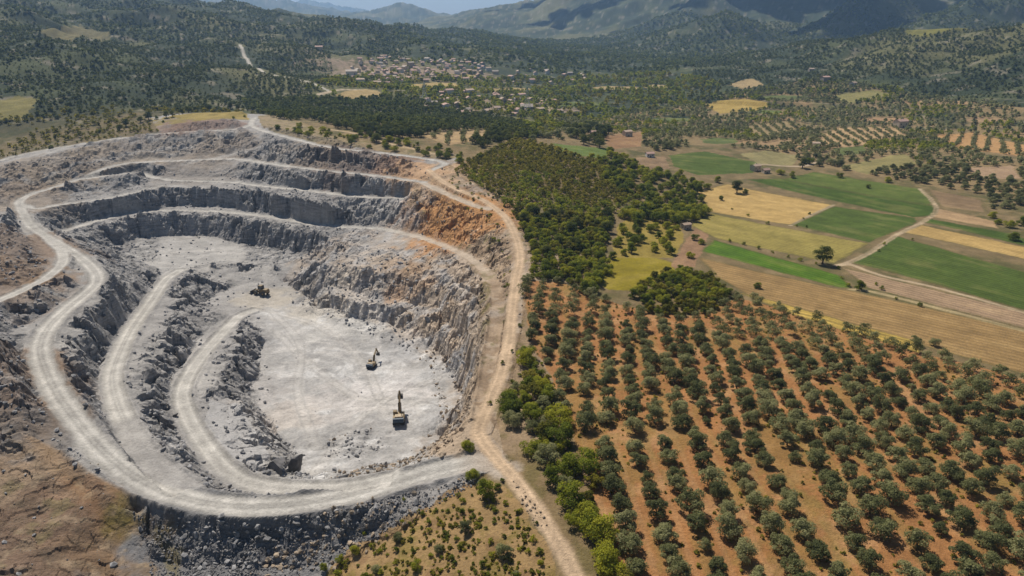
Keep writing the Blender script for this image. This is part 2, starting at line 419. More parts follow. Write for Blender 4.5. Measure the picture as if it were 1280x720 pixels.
# broken rock along the crests of the western banks
for li in CRESTS:
    dd, _ = poly_dist(X, Y, W3(LINES[li])[:, :2])
    mz = np.exp(-(dd / 4.5) ** 2) * smooth(.5, 3, droad[q]) * smooth(-.3, .2, fbm(X, Y, 12, 2, 37))
    z[q] += mz * ((c1 - .45) * 4.2 + (c2 - .5) * 2.2 + (c3 - .5) * 1.5)
    steep = np.maximum(steep, mz * .8)
rockA = np.maximum(rockA, steep * offroad[q])
# wheel ruts and berms on roads
z[q] += .55 * offroad[q] * smooth(-95, -60, X) * (ridged(X + 3 * fbm(X, Y, 9, 2, 160), Y, 7, 3, 161) - .7)
z[q] += (1 - offroad[q]) * 0.08 * fbm(X, Y, 2.0, 2, 77)
rk = rkind[q] == 1
z[q] += np.where(rk, 0.75 * np.exp(-((droad[q] - 1.0) / 0.7) ** 2) * (0.6 + 0.8 * fbm(X, Y, 5, 2, 6)), 0)
rockmask = np.zeros(x.shape); rockmask[q] = rockA
nq = np.where(near & ~Qm)[0]
z[nq] += offroad[nq] * (0.35 * fbm(x[nq], y[nq], 18, 4, 12))
ZV = z.reshape(nR, nT)

def zat(px, py):
    """terrain height at world points"""
    px = np.atleast_1d(np.asarray(px, float)); py = np.atleast_1d(np.asarray(py, float))
    t = np.arctan2(px, py); d = np.hypot(px, py)
    i = np.clip(np.searchsorted(TH, t) - 1, 0, nT - 2); j = np.clip(np.searchsorted(RR, d) - 1, 0, nR - 2)
    a = np.clip((t - TH[i]) / (TH[i+1] - TH[i]), 0, 1); b = np.clip((d - RR[j]) / (RR[j+1] - RR[j]), 0, 1)
    return ZV[j, i]*(1-a)*(1-b) + ZV[j, i+1]*a*(1-b) + ZV[j+1, i]*(1-a)*b + ZV[j+1, i+1]*a*b

def ground(px, py):
    """where the sight line of a pixel of the photograph first meets the ground -> (n,3)"""
    px = np.atleast_1d(np.asarray(px, float)); py = np.atleast_1d(np.asarray(py, float))
    out = np.zeros((len(px), 3))
    for n in range(len(px)):
        dx, dy, dz = ray(px[n], py[n]); h = math.hypot(dx, dy); t = math.atan2(dx, dy)
        i = int(np.clip(np.searchsorted(TH, t) - 1, 0, nT - 2)); a = np.clip((t - TH[i]) / (TH[i+1] - TH[i]), 0, 1)
        prof = ZV[:, i] * (1 - a) + ZV[:, i+1] * a
        gap = prof - (CAMZ + dz / h * RR)
        k = np.argmax(gap > 0)
        if gap[k] <= 0: k = nR - 1
        k = max(k, 1)
        s = gap[k-1] / (gap[k-1] - gap[k] + 1e-12)
        d = RR[k-1] + np.clip(s, 0, 1) * (RR[k] - RR[k-1])
        out[n] = (dx / h * d, dy / h * d, CAMZ + dz / h * d)
    return out
def gpoly(pts):
    P = np.array(pts, float); return ground(P[:, 0], P[:, 1])[:, :2]

# ------------------------------------------------------------------ base colours of the ground
C = np.zeros((len(x), 3)); ROW = np.zeros(len(x)); ROWA = np.zeros(len(x))
def mix(mask, col):
    global C
    col = np.asarray(col, float)
    C = C * (1 - mask[:, None]) + col * mask[:, None]
n1 = fbm(x, y, 40, 4, 51); n2 = fbm(x, y, 9, 4, 52); n3 = fbm(x, y, 160, 3, 53); n4 = fbm(x, y, 2.5, 3, 54)
C[:] = (0.17, 0.125, 0.062)                                   # dry grass and soil
mix(smooth(-.1, .3, n1), (0.10, 0.09, 0.035))
mix(smooth(.0, .3, n2) * .7, (0.23, 0.165, 0.085))
# far hills: maquis green with ochre and rock patches
farm = smooth(560, 760, r)
hillc = np.zeros_like(C); hillc[:] = (0.030, 0.041, 0.018)
nn = fbm(x, y, 90, 5, 61, .6); nb = fbm(x, y, 330, 4, 62)
a = smooth(-.05, .3, nn)[:, None]; hillc = hillc * (1 - a) + np.array((0.062, 0.072, 0.028)) * a
a = (smooth(.02, .28, nb) * .8)[:, None]; hillc = hillc * (1 - a) + np.array((0.125, 0.118, 0.048)) * a
nf = fbm(x, y, 26, 4, 63, .62)
a = (smooth(.16, .40, nf) * .75)[:, None]; hillc = hillc * (1 - a) + np.array((0.22, 0.19, 0.14)) * a
a = (smooth(3000, 4500, r) * smooth(60, 260, z) * smooth(-.1, .2, nn) * .7)[:, None]; hillc = hillc * (1 - a) + np.array((0.15, 0.14, 0.125)) * a
C = C * (1 - farm[:, None]) + hillc * farm[:, None]

def blob(px, py, rad, col, k=1.0, noise=0.5, asp=1.0):
    p = ground([px], [py])[0]
    s = np.where(np.hypot(x - p[0], y - p[1]) < rad * 2.5)[0]
    d = np.hypot((x[s] - p[0]) / asp, y[s] - p[1]) / rad + noise * n2[s] * 1.4 + noise * n1[s] * .8
    mk = np.zeros(len(x)); mk[s] = (1 - smooth(.5, 1.05, d)) * k
    if px < 200 and py > 540 and col[0] > col[2] * 1.5: mk *= westm
    mix(mk, col)

# quarry palette
WESTP = W3([(-80,500,0),(40,545,-3),(75,560,-4),(120,592,-5),(160,615,-5.5),(205,636,-6),(240,650,-7),(230,720,-11),(190,800,-12),(-80,800,-5)])[:, :2]
westm = np.zeros(len(x)); s = np.where((r < 400) & (x < 0))[0]; dW, _ = poly_dist(x[s], y[s], np.vstack([WESTP, WESTP[:1]])); westm[s] = in_poly(x[s] + n2[s], y[s] + n2[s], WESTP) * smooth(0, 2.5, dW)
GREY, PALE, DARK = (0.30, 0.285, 0.272), (0.43, 0.415, 0.40), (0.13, 0.13, 0.138)
TAN, ORANGE, BROWN = (0.35, 0.265, 0.185), (0.36, 0.19, 0.09), (0.20, 0.125, 0.072)
qm = Qm.astype(float)
QS = smooth(0, 1, qm)
mix(qm, GREY)
mix(qm * smooth(-.1, .35, n1) * .6, (0.38, 0.36, 0.335))
mix(qm * smooth(.05, .4, n2) * .5, (0.215, 0.205, 0.198))
cellv = np.zeros(len(x)); cellv[q] = c1 * .6 + c2 * .4
mix(rockmask * smooth(.45, .8, cellv) * .6, (0.43, 0.41, 0.385))
mix(rockmask * smooth(.5, .2, cellv) * .55, (0.135, 0.13, 0.13))
for (px, py, rad, col, k) in [
    (590,300,60,TAN,.75),(560,360,38,TAN,.6),(620,360,32,TAN,.9),(628,430,26,TAN,.9),(600,480,24,TAN,.85),(612,530,20,TAN,.9),(590,440,16,TAN,.7),
    (590,270,34,ORANGE,.85),(560,290,26,ORANGE,.7),(545,255,30,ORANGE,.55),(560,215,30,(0.40,0.27,0.16),.8),(530,215,26,(0.42,0.28,0.17),.7),(610,310,26,(0.40,0.30,0.21),.7),
    (505,330,14,(0.30,0.19,0.11),.6),(530,350,10,(0.34,0.2,0.1),.7),(490,370,8,(0.33,0.2,0.12),.6),(400,320,16,TAN,.5),(440,340,20,TAN,.45),(540,330,14,TAN,.5),
    (250,158,40,(0.20,0.12,0.085),.8),(200,162,30,(0.20,0.13,0.09),.6),(450,200,36,(0.21,0.15,0.115),.8),(400,190,30,(0.23,0.17,0.12),.7),(500,208,26,(0.24,0.15,0.10),.8),
    (130,190,16,(0.33,0.27,0.21),0.7),
    (90,205,20,(0.15,0.135,0.13),.9),
    (155,186,20,(0.17,0.155,0.145),.85),
    (270,182,22,(0.36,0.29,0.22),0.7),
    (60,225,20,(0.36,0.29,0.21),0.7),
    (350,190,18,(0.33,0.28,0.225),0.6),
    (180,200,14,(0.36,0.30,0.23),0.7),
    (30,215,22,(0.30,0.235,0.17),.85),(10,235,24,(0.24,0.18,0.13),.8),(115,190,18,(0.33,0.27,0.2),.7),(200,185,18,(0.25,0.215,0.18),.7),(300,178,16,(0.24,0.2,0.17),.6),(75,240,10,(0.2,0.18,0.165),.7),
    (250,212,40,(0.22,0.19,0.165),.6),(260,188,40,(0.27,0.22,0.17),.5),(150,195,40,(0.30,0.25,0.2),.5),(60,210,50,(0.27,0.21,0.15),.6),(10,250,40,(0.25,0.19,0.135),.6),
    (20,300,40,BROWN,.7),(10,360,30,BROWN,.6),(20,340,22,(0.24,0.15,0.08),.6),(10,440,22,BROWN,.8),(20,500,18,BROWN,.8),(40,540,16,(0.16,0.135,0.115),.6),
    (60,600,26,(0.30,0.205,0.125),.95),(20,620,22,(0.30,0.205,0.125),.95),(120,640,10,(0.19,0.115,0.06),.8),(130,600,10,(0.28,0.18,0.1),.7),(100,650,20,(0.20,0.11,0.055),.95),(40,700,26,(0.17,0.10,0.055),.95),(140,690,14,(0.2,0.12,0.06),.9),(190,700,10,(0.24,0.15,0.08),.8),(150,640,5,(0.16,0.12,0.03),.9),(165,655,5,(0.16,0.12,0.03),.8),
    (330,690,10,(0.19,0.187,0.19),.4),(240,660,14,(0.17,0.168,0.17),.9),(300,665,16,(0.17,0.168,0.172),.9),(380,655,15,(0.18,0.177,0.178),.9),(450,635,12,(0.2,0.193,0.19),.8),
    (220,690,12,(0.165,0.163,0.166),.9),(280,700,14,(0.165,0.163,0.166),.9),(340,700,10,(0.18,0.175,0.175),.8)]:
    blob(px, py, rad, col, k)
rd1f = roadm * (rkind == 1)
mix(westm * smooth(.0, .3, fbm(x, y, 7, 5, 170, .65)) * .6, (0.17, 0.115, 0.065)); mix(westm * smooth(.1, .35, fbm(x, y, 4, 4, 171)) * .5, (0.34, 0.25, 0.155)); mix(westm * smooth(.15, .35, fbm(x, y, 10, 4, 172)) * .6, (0.17, 0.135, 0.045))
# pale dusty floors
floorp = gpoly([(330,372),(385,378),(430,395),(480,408),(530,432),(556,455),(566,490),(570,520),(545,545),(500,572),(440,590),(400,594),(385,570),(350,530),(330,500),(335,455),(338,430),(318,392)])
fm = np.zeros(len(x)); near_i = np.where(near)[0]
dF, _ = poly_dist(x[near_i], y[near_i], np.vstack([floorp, floorp[:1]]))
inF = in_poly(x[near_i], y[near_i], floorp)
fm[near_i] = smooth(-9, 9, np.where(inF, dF, -dF) + 9 * n1[near_i] + 5 * n2[near_i])
mix(fm * .85, (0.385, 0.372, 0.36))
# swirls where machines have turned
w_a, w_b = fbm(x, y, 30, 3, 72), fbm(x, y, 30, 3, 73)
sw = fbm(x + 26 * w_a, y + 26 * w_b, 16, 5, 71, .62)
sw2 = fbm(x + 40 * w_b, (y + 40 * w_a) * .45, 9, 4, 74, .6)
mix(fm * smooth(.0, .3, sw) * .75, (0.56, 0.55, 0.54))
mix(fm * smooth(-.0, -.3, sw) * .75, (0.30, 0.29, 0.28))
mix(fm * smooth(.08, .35, sw2) * .65, (0.29, 0.28, 0.272))
mix(fm * smooth(.12, .4, -sw2) * .5, (0.55, 0.52, 0.49))
blob(440, 400, 26, (0.50, 0.48, 0.45), .6); blob(400, 385, 20, (0.50, 0.45, 0.38), .6); blob(330, 372, 16, (0.44, 0.39, 0.32), .6)
blob(450, 540, 9, (0.29, 0.28, 0.272), .75, .9); blob(420, 565, 9, (0.30, 0.29, 0.28), .7, .9); blob(430, 505, 16, (0.50, 0.465, 0.44), .6, .9, 2.2); blob(500, 480, 10, (0.56, 0.535, 0.52), .5, .9, 2); blob(540, 470, 8, (0.33, 0.325, 0.32), .7); blob(500, 440, 10, (0.33, 0.325, 0.325), .6); blob(345, 480, 12, (0.36, 0.34, 0.325), .7); blob(360, 520, 14, (0.45, 0.405, 0.365), .7); blob(545, 520, 10, (0.36, 0.35, 0.345), .7)
upp = gpoly([(140,314),(170,303),(260,297),(300,308),(330,316),(390,322),(330,326),(250,330),(220,345),(150,335)])
inU = np.zeros(len(x)); inU[near_i] = in_poly(x[near_i], y[near_i], upp)
mix(inU * (.45 + .35 * n2), (0.40, 0.385, 0.365))
plate = gpoly([(262,500),(300,505),(325,545),(338,572),(322,592),(290,570),(255,530)])
inP = np.zeros(len(x)); inP[near_i] = in_poly(x[near_i], y[near_i], plate)
mix(inP * .6, (0.40, 0.39, 0.385))
for pts in [[(330,388),(385,402),(432,430),(462,468),(482,520)],[(345,415),(400,465),(455,500),(530,505)],[(392,592),(430,545),(482,500),(552,470)],[(205,346),(262,318),(330,320),(392,323)],[(148,325),(212,317),(292,311)],[(338,388),(375,430),(372,490),(395,560)],
            [(70,300),(110,288),(170,276),(230,272)],[(230,205),(300,190),(360,196)],[(60,222),(90,205),(150,196),(240,184)],[(215,232),(262,240),(330,248)],[(240,420),(262,440),(248,480)],[(440,300),(480,312),(540,336),(580,366)],[(395,362),(450,368),(520,384)]]:
    P = catmull(gpoly(pts), 5); lo, hi = P.min(0) - 8, P.max(0) + 8
    s = np.where((x > lo[0]) & (x < hi[0]) & (y > lo[1]) & (y < hi[1]))[0]
    d, _ = poly_dist(x[s], y[s], P); d = d + .5 * n4[s] + .6 * n2[s]
    mk = np.zeros(len(x)); mk[s] = (1 - smooth(1.4, 3.2, d)) * smooth(-.5, .1, n1[s] + n2[s] + .2)
    mix(mk * .5, (0.48, 0.455, 0.425))
    mk = np.zeros(len(x)); mk[s] = np.exp(-((d - 1.5) / .45) ** 2)
    mix(mk * .45, (0.27, 0.258, 0.247))
# grassy rims
for pts, k in [([(170,150),(210,146),(300,138),(312,150),(250,151),(200,157),(160,166),(110,178),(100,172)], .95)]:
    P = gpoly(pts); mk = np.zeros(len(x)); mk[near_i] = in_poly(x[near_i], y[near_i], P)
    mix(mk * k * smooth(-.35, .1, n2), (0.22, 0.17, 0.055))
rim = W3([(-90,222,5),(-60,217,5),(0,200.3,8),(20,194.3,9),(60,186.3,11),(110,178,14),(150,172.2,16),(200,166.5,18),(180,140,22),(100,160,16),(0,186,9),(-90,205,6)])[:, :2]
mk = np.zeros(len(x)); s = np.where((r < 900) & (x < 0))[0]; mk[s] = in_poly(x[s], y[s], rim)
mix(mk * .9, (0.15, 0.115, 0.06)); mix(mk * smooth(0, .3, n2) * .7, (0.075, 0.075, 0.026))
Rm = W3([(328,160,20),(345,166,20),(400,179,18.5),(480,188.5,17),(558,200,14.5),(580,194,15),(500,184,17),(420,172,19),(345,138,22),(322,144,22)])[:, :2]
mk = np.zeros(len(x)); s = np.where((r < 900))[0]; mk[s] = in_poly(x[s], y[s], Rm)
mix(mk * .85, (0.25, 0.185, 0.095)); mix(mk * smooth(.05, .3, n2) * .6, (0.13, 0.115, 0.04))
mix(rockmask * .45 * smooth(-70, -100, x + .0 * y), (0.15, 0.145, 0.145))  # shade of the steep western and far faces put into the rock colour
PALEW = W3([(350,330,-18),(400,295,-12),(480,275,-8),(560,300,-5),(604,350,-2),(606,500,-6),(585,530,-15),(565,450,-20),(480,400,-24),(380,372,-26)])[:, :2]
mk = np.zeros(len(x)); mk[near_i] = in_poly(x[near_i] + 3 * n2[near_i], y[near_i] + 3 * n1[near_i], PALEW)
mix(mk * (.36 + .5 * n1) * (1 - rd1f * (rid != ord('A'))), (0.43, 0.36, 0.295)); mix(mk * smooth(.0, .3, n2) * .6, (0.35, 0.34, 0.335))
E_ = W3([(505,240,8),(560,205,14),(660,260,7),(668,330,4),(650,420,1.5),(622,540,0),(590,530,-8),(600,350,-3),(560,300,-5)])[:, :2]
mk = np.zeros(len(x)); mk[near_i] = in_poly(x[near_i] + 2 * n2[near_i], y[near_i] + 2 * n1[near_i], E_)
mix(mk * .55, (0.31, 0.225, 0.15)); mix(mk * smooth(-.1, .2, fbm(x, y, 11, 4, 150)) * .75, (0.22, 0.155, 0.10)); mix(mk * smooth(.08, .3, fbm(x, y, 8, 4, 151)) * .55, (0.42, 0.34, 0.26)); mix(mk * smooth(.15, .35, fbm(x, y, 7, 4, 152)) * .6, (0.14, 0.12, 0.04))
blob(520, 335, 9, (0.33, 0.21, 0.12), .6); blob(490, 372, 7, (0.34, 0.21, 0.12), .6); blob(590, 275, 34, (0.41, 0.21, 0.085), .85); blob(556, 262, 24, (0.40, 0.21, 0.085), .75); blob(520, 215, 22, (0.46, 0.30, 0.18), .8); blob(545, 232, 14, (0.46, 0.31, 0.19), .8)
# road surfaces
rd1 = roadm * (rkind == 1); s = np.where((r < 600) & (x > -80))[0]; dT = np.full(len(x), 99.0); dT[s] = poly_dist(x[s], y[s], TR[1][:, :2])[0]; rd2 = 1 - smooth(-.7, 1.0, dT - TR[0] / 2 + .7 * fbm(x, y, 4, 3, 3)); rd1 = rd1 * (1 - rd2)
rc = np.zeros_like(C); rc[:] = (0.385, 0.365, 0.335)
rc *= (1 + 0.22 * n2 + .12 * n4 - .22 * smooth(.5, -1.5, -droad - 1.2))[:, None]
lat = fbm(rpar * 1.0 + .15 * n1, rid * 3.7 + x * .006 + y * .006, 1.1, 3, 66)
wheel = np.exp(-((rpar - 1.6) / 0.6) ** 2)
rc *= (1 + 0.26 * wheel + .30 * lat)[:, None]
eastm = smooth(-75, -35, x) * ((rid == ord('A')) | (rid == ord('P'))); rc = rc * (1 - eastm[:, None] * .85) + np.array((0.41, 0.33, 0.25)) * (1 + .2 * n2[:, None]) * eastm[:, None] * .85; rd1 *= 1 - (rid == ord('A')) * smooth(310, 262, y); rc = rc * (1 - (smooth(-16, -5, x) * (y < 178))[:, None] * .8) + np.array((0.37, 0.30, 0.235)) * (smooth(-16, -5, x) * (y < 178))[:, None] * .8
Nend = poly_dist(x, y, W3([(165,540,-8),(236,611,-6)])[:, :2])[0]; rd1 *= 1 - .92 * (1 - smooth(7, 15, Nend)) * smooth(2.2, 3.6, poly_dist(x, y, RW['M'][1][:, :2])[0])
C = C * (1 - (rd1 * .92)[:, None]) + rc * (rd1 * .92)[:, None]
tcol = np.zeros_like(C); tcol[:] = (0.43, 0.315, 0.21); tcol *= (1 + .2 * n2 + .15 * n4)[:, None]
wheel = np.exp(-((dT - .95) / 0.4) ** 2); tcol *= (1 + .2 * wheel)[:, None]
C = C * (1 - (rd2 * .93)[:, None]) + tcol * (rd2 * .93)[:, None]

VG = gpoly([(690,176),(720,152),(800,140),(900,120),(1000,100),(1100,108),(1290,136),(1400,150),(1400,262),(1160,232),(1010,205),(880,182),(800,176)])
mk = np.zeros(len(x)); s = np.where((r > 380) & (r < 1500) & (x > 0))[0]; mk[s] = in_poly(x[s], y[s], VG)
mix(mk * smooth(-.35, .15, fbm(x, y, 55, 4, 131, .6)) * .85, (0.24, 0.17, 0.085)); mix(mk * smooth(.12, .35, fbm(x, y, 70, 3, 132)) * .6, (0.33, 0.21, 0.115))
for px, py, rad in [(600,132,40),(640,130,30),(680,136,26),(560,134,20),(480,90,60),(540,92,60)]: blob(px, py, rad, (0.30, 0.22, 0.16), .75, .8, 2.2)
OWNER = np.zeros(len(x), int)          # which setting object a vertex belongs to
NAMES = ['ground']
def owner(mask, name):
    if name not in NAMES or True:
        NAMES.append(name)
    OWNER[mask] = len(NAMES) - 1
owner(r > 900, 'hills'); owner(r > 3000, 'mountains')
owner(Qm, 'quarry_terrain')
owner(fm > .5, 'quarry_floor')

# olive grove soil
GROVE = gpoly([(652,352),(700,352),(745,372),(800,388),(860,396),(920,372),(1000,392),(1145,440),(1290,476),(1420,510),(1500,800),(790,800),(760,700),(742,640),(735,590),(700,520),(690,470),(662,430)])
gi = np.where((r < 420) & (x > -10))[0]
mk = np.zeros(len(x)); mk[gi] = in_poly(x[gi] + 2 * n2[gi], y[gi] + 2 * n1[gi], GROVE)
mix(mk * .92, (0.32, 0.15, 0.056))
mix(mk * smooth(.0, .35, n2) * .6, (0.40, 0.23, 0.11))
mix(mk * smooth(.1, .35, n1 + .5 * n4) * .45, (0.21, 0.15, 0.045))
# grass strips along rows of the near grove
nearrow = smooth(75, 55, x) * smooth(160, 140, y)
mix(mk * nearrow * smooth(.75, .97, np.cos((x - 12 - 1.5 * np.sin(y / 40) + 1.2 * n1) * 2 * math.pi / 7.4 )) * .2, (0.40, 0.25, 0.13))
mix(mk * smooth(.05, .3, fbm(x * 1.6, y * .5, 12, 3, 140)) * .35, (0.20, 0.16, 0.045))
gm_grove = mk
# strip between the track and the grove, and the dry slope west of the track
sp = gpoly([(655,340),(662,420),(690,480),(735,590),(765,720),(725,720),(655,600),(630,570),(620,520),(640,460),(652,400)])
mk = np.zeros(len(x)); mk[gi] = in_poly(x[gi], y[gi], sp)
mix(mk * .6, (0.23, 0.155, 0.085))
mix(mk * smooth(0, .3, n2) * .7, (0.12, 0.10, 0.035))
dry = gpoly([(600,600),(640,612),(700,715),(715,800),(330,800),(430,690),(520,640),(565,612)])
mk = np.zeros(len(x)); mk[near_i] = in_poly(x[near_i] + 2 * n2[near_i], y[near_i] + 2 * n4[near_i], dry)
mix(mk * .9, (0.30, 0.195, 0.09))
mix(mk * smooth(.04, .32, n2 + .4 * n4) * .65, (0.17, 0.135, 0.035))
mix(mk * smooth(.12, .4, fbm(x, y, 5, 3, 93)) * .7, (0.20, 0.12, 0.06))
C = C * (1 - (rd2 * .9)[:, None]) + tcol * (rd2 * .9)[:, None]
C = C * (1 - (rd1 * .9)[:, None]) + rc * (rd1 * .9)[:, None]

# fields: corners in the photograph, colour, second colour, row direction corner pair, name
GRN, GRN2, BRT = (0.052, 0.085, 0.012), (0.066, 0.098, 0.017), (0.066, 0.128, 0.008)
STR, STR2, OLV, BRN = (0.40, 0.27, 0.10), (0.265, 0.17, 0.07), (0.245, 0.20, 0.055), (0.23, 0.15, 0.09)
FIELDS = [
 ([(978,224),(1017,215),(1153,236),(1166,252),(1160,257)], (0.085,0.115,0.022), (978,224,1160,256), 'crop_field'),
 ([(934,224),(978,223),(1168,257),(1170,268),(1142,272)], GRN, (939,224,1142,271), 'crop_field'),
 ([(872,240),(910,230),(935,236),(1041,256),(989,281),(890,265)], STR, (888,265,989,281), 'stubble_field'),
 ([(990,281),(1043,258),(1145,273),(1147,277),(1087,303)], GRN2, (990,281,1087,303), 'crop_field'),
 ([(862,280),(890,267),(1084,304),(1044,329),(895,298)], OLV, (890,267,1084,304), 'hay_field'),
 ([(878,314),(893,300),(1050,344),(1064,360),(1050,360)], BRT, (893,300,1050,344), 'crop_field'),
 ([(874,322),(1050,362),(1068,364),(1290,415),(1290,470),(1130,425),(1000,392),(940,372),(900,348)], STR2, (874,322,1068,364), 'stubble_field'),
 ([(925,366),(965,376),(1150,428),(1150,441),(1000,396)], (0.42,0.29,0.07), (925,366,1150,430), 'stubble_field'),
 ([(1064,328),(1120,295),(1290,342),(1290,390),(1180,358)], GRN2, (1064,328,1290,388), 'crop_field'),
 ([(1128,290),(1151,281),(1290,311),(1290,326)], STR, (1128,290,1290,326), 'stubble_field'),
 ([(1152,277),(1160,273),(1268,293),(1290,302),(1290,309)], GRN, (1152,277,1290,308), 'crop_field'),
 ([(1172,260),(1245,277),(1249,286),(1164,271)], (0.36,0.24,0.13), (1164,271,1249,286), 'stubble_field'),
 ([(1161,236),(1227,250),(1232,266),(1176,258)], (0.20,0.135,0.075), (1176,258,1232,266), 'ploughed_field'),
 ([(1052,334),(1290,392),(1290,412),(1086,360)], (0.30,0.205,0.125), (1061,335,1290,390), 'ploughed_field'),
 ([(836,194),(880,189),(950,204),(940,216),(872,219),(842,208)], GRN2, (842,208,940,216), 'crop_field'),
 ([(925,192),(960,188),(1000,195),(990,208),(948,205)], (0.22,0.19,0.085), (925,192,948,205), 'hay_field'),
 ([(756,170),(805,165),(800,183),(762,187)], (0.24,0.14,0.07), (762,187,800,183), 'ploughed_field'),
 ([(790,197),(830,195),(837,211),(796,213)], (0.23,0.155,0.09), (796,213,837,211), 'ploughed_field'),
 ([(690,179),(765,186),(756,198),(705,193)], (0.10,0.14,0.03), (690,179,765,186), 'meadow'),
 ([(878,130),(930,123),(962,130),(945,138),(900,142)], (0.32,0.225,0.06), (900,142,945,138), 'stubble_field'),
 ([(1052,208),(1130,192),(1146,204),(1085,218)], (0.22,0.19,0.075), (1052,208,1130,192), 'hay_field'),
 ([(1040,186),(1078,182),(1085,190),(1050,195)], (0.10,0.12,0.035), (1040,186,1078,182), 'meadow'),
 ([(1204,210),(1264,207),(1276,224),(1232,223)], (0.31,0.21,0.13), (1204,210,1264,207), 'ploughed_field'),
 ([(738,348),(770,320),(800,316),(846,330),(840,345),(795,364),(760,362)], (0.22,0.175,0.015), (738,348,846,330), 'meadow'),
 ([(765,322),(772,280),(800,270),(850,280),(855,300),(842,322)], (0.24,0.18,0.04), (765,322,772,280), 'meadow'),
 ([(838,332),(858,300),(868,285),(886,292),(876,320),(860,345)], (0.25,0.15,0.085), (838,332,886,292), 'farm_yard'),
 ([(508,108),(540,103),(570,104),(574,112),(520,112)], (0.34,0.25,0.10), (508,108,570,104), 'stubble_field'),
 ([(418,119),(445,112),(472,113),(478,121),(440,125)], (0.33,0.24,0.11), (418,119,472,113), 'stubble_field'),
 ([(560,96),(585,90),(600,93),(575,100)], (0.30,0.23,0.10), (560,96,600,93), 'stubble_field'),
 ([(1160,170),(1215,165),(1285,182),(1285,196),(1200,186)], (0.37,0.215,0.092), (1160,170,1285,182), 'orchard_ground'),
 ([(1010,178),(1045,160),(1125,158),(1140,172),(1060,184)], (0.36,0.245,0.13), (1010,178,1045,160), 'orchard_ground'),
 ([(530,170),(555,166),(610,162),(605,176),(560,182)], (0.33,0.23,0.12), (530,170,605,165), 'orchard_ground'),
 ([(930,158),(990,150),(1000,166),(950,172)], (0.24,0.18,0.09), (930,158,990,150), 'orchard_ground'),
 ([(1040,120),(1090,112),(1120,118),(1060,130)], (0.19,0.17,0.06), (1040,120,1090,112), 'meadow'),
 ([(910,106),(940,98),(955,106),(930,112)], (0.30,0.22,0.11), (910,106,955,106), 'stubble_field'),
 ([(210,146),(300,138),(312,149),(250,150)], (0.25,0.19,0.055), (210,146,300,138), 'meadow'),
 ([(-20,128),(20,120),(50,124),(30,150),(-20,152)], (0.16,0.14,0.045), (0,130,50,124), 'meadow'),
 ([(40,40),(100,30),(140,42),(90,52)], (0.13,0.115,0.05), (40,40,100,30), 'meadow'),
 ([(1130,40),(1200,30),(1215,38),(1150,46)], (0.15,0.14,0.03), (1130,40,1200,30), 'meadow'),
]
for (px, py, wd_, hd, col, nm) in [(720,130,30,3,(0.09,0.115,0.03),'meadow'),(640,112,26,2.5,(0.30,0.22,0.10),'stubble_field'),(770,110,30,2.5,(0.27,0.20,0.095),'stubble_field'),(820,108,18,2.5,(0.30,0.23,0.11),'stubble_field'),(840,150,24,3,(0.10,0.12,0.035),'meadow'),(980,122,30,3,(0.09,0.11,0.03),'meadow'),(700,108,24,2,(0.085,0.11,0.03),'meadow'),(590,112,20,2,(0.27,0.21,0.10),'stubble_field'),(1110,150,34,3,(0.30,0.185,0.10),'ploughed_field'),(1230,150,26,3,(0.27,0.18,0.10),'ploughed_field'),(960,140,20,2.5,(0.10,0.13,0.03),'meadow'),(900,176,24,4,(0.095,0.12,0.035),'meadow')]:
    FIELDS.append(([(px - wd_, py - hd * .4), (px - wd_ * .3, py - hd), (px + wd_ * .8, py - hd * .7), (px + wd_, py + hd * .5), (px + wd_ * .2, py + hd), (px - wd_ * .8, py + hd * .8)], col, (px - wd_, py, px + wd_, py + 1), nm))
FIELDW = []
ex = x + 1.2 * fbm(x, y, 12, 2, 101) * (r / 300); ey = y + 1.2 * fbm(x, y, 12, 2, 102) * (r / 300)
fvar = fbm(x, y, 30, 4, 111, .6)
for pts, col, rowd, nm in FIELDS:
    P = gpoly(pts); FIELDW.append(P)
    lo, hi = P.min(0) - 5, P.max(0) + 5
    s = np.where((x > lo[0]) & (x < hi[0]) & (y > lo[1]) & (y < hi[1]))[0]
    ins = s[in_poly(ex[s], ey[s], P)]
    g = ground([rowd[0], rowd[2]], [rowd[1], rowd[3]]); dv = g[1, :2] - g[0, :2]; dv /= np.hypot(*dv)
    cc = -x[ins] * dv[1] + y[ins] * dv[0]; al = x[ins] * dv[0] + y[ins] * dv[1]
    st = fbm(al / 9, cc, 7, 4, 121, .6)
    k = 1 + .30 * st + .22 * fvar[ins]
    base = np.array(col)[None] * k[:, None]
    warm = smooth(.05, .5, st + fvar[ins])[:, None] * .35
    base = base * (1 - warm) + (np.array(col) * .6 + np.array((.36, .26, .12)) * .4)[None] * warm
    C[ins] = base
    ROW[ins] = cc; ROWA[ins] = 0.0 if nm in ('meadow', 'farm_yard', 'orchard_ground') else 1.0
    owner(ins, nm)
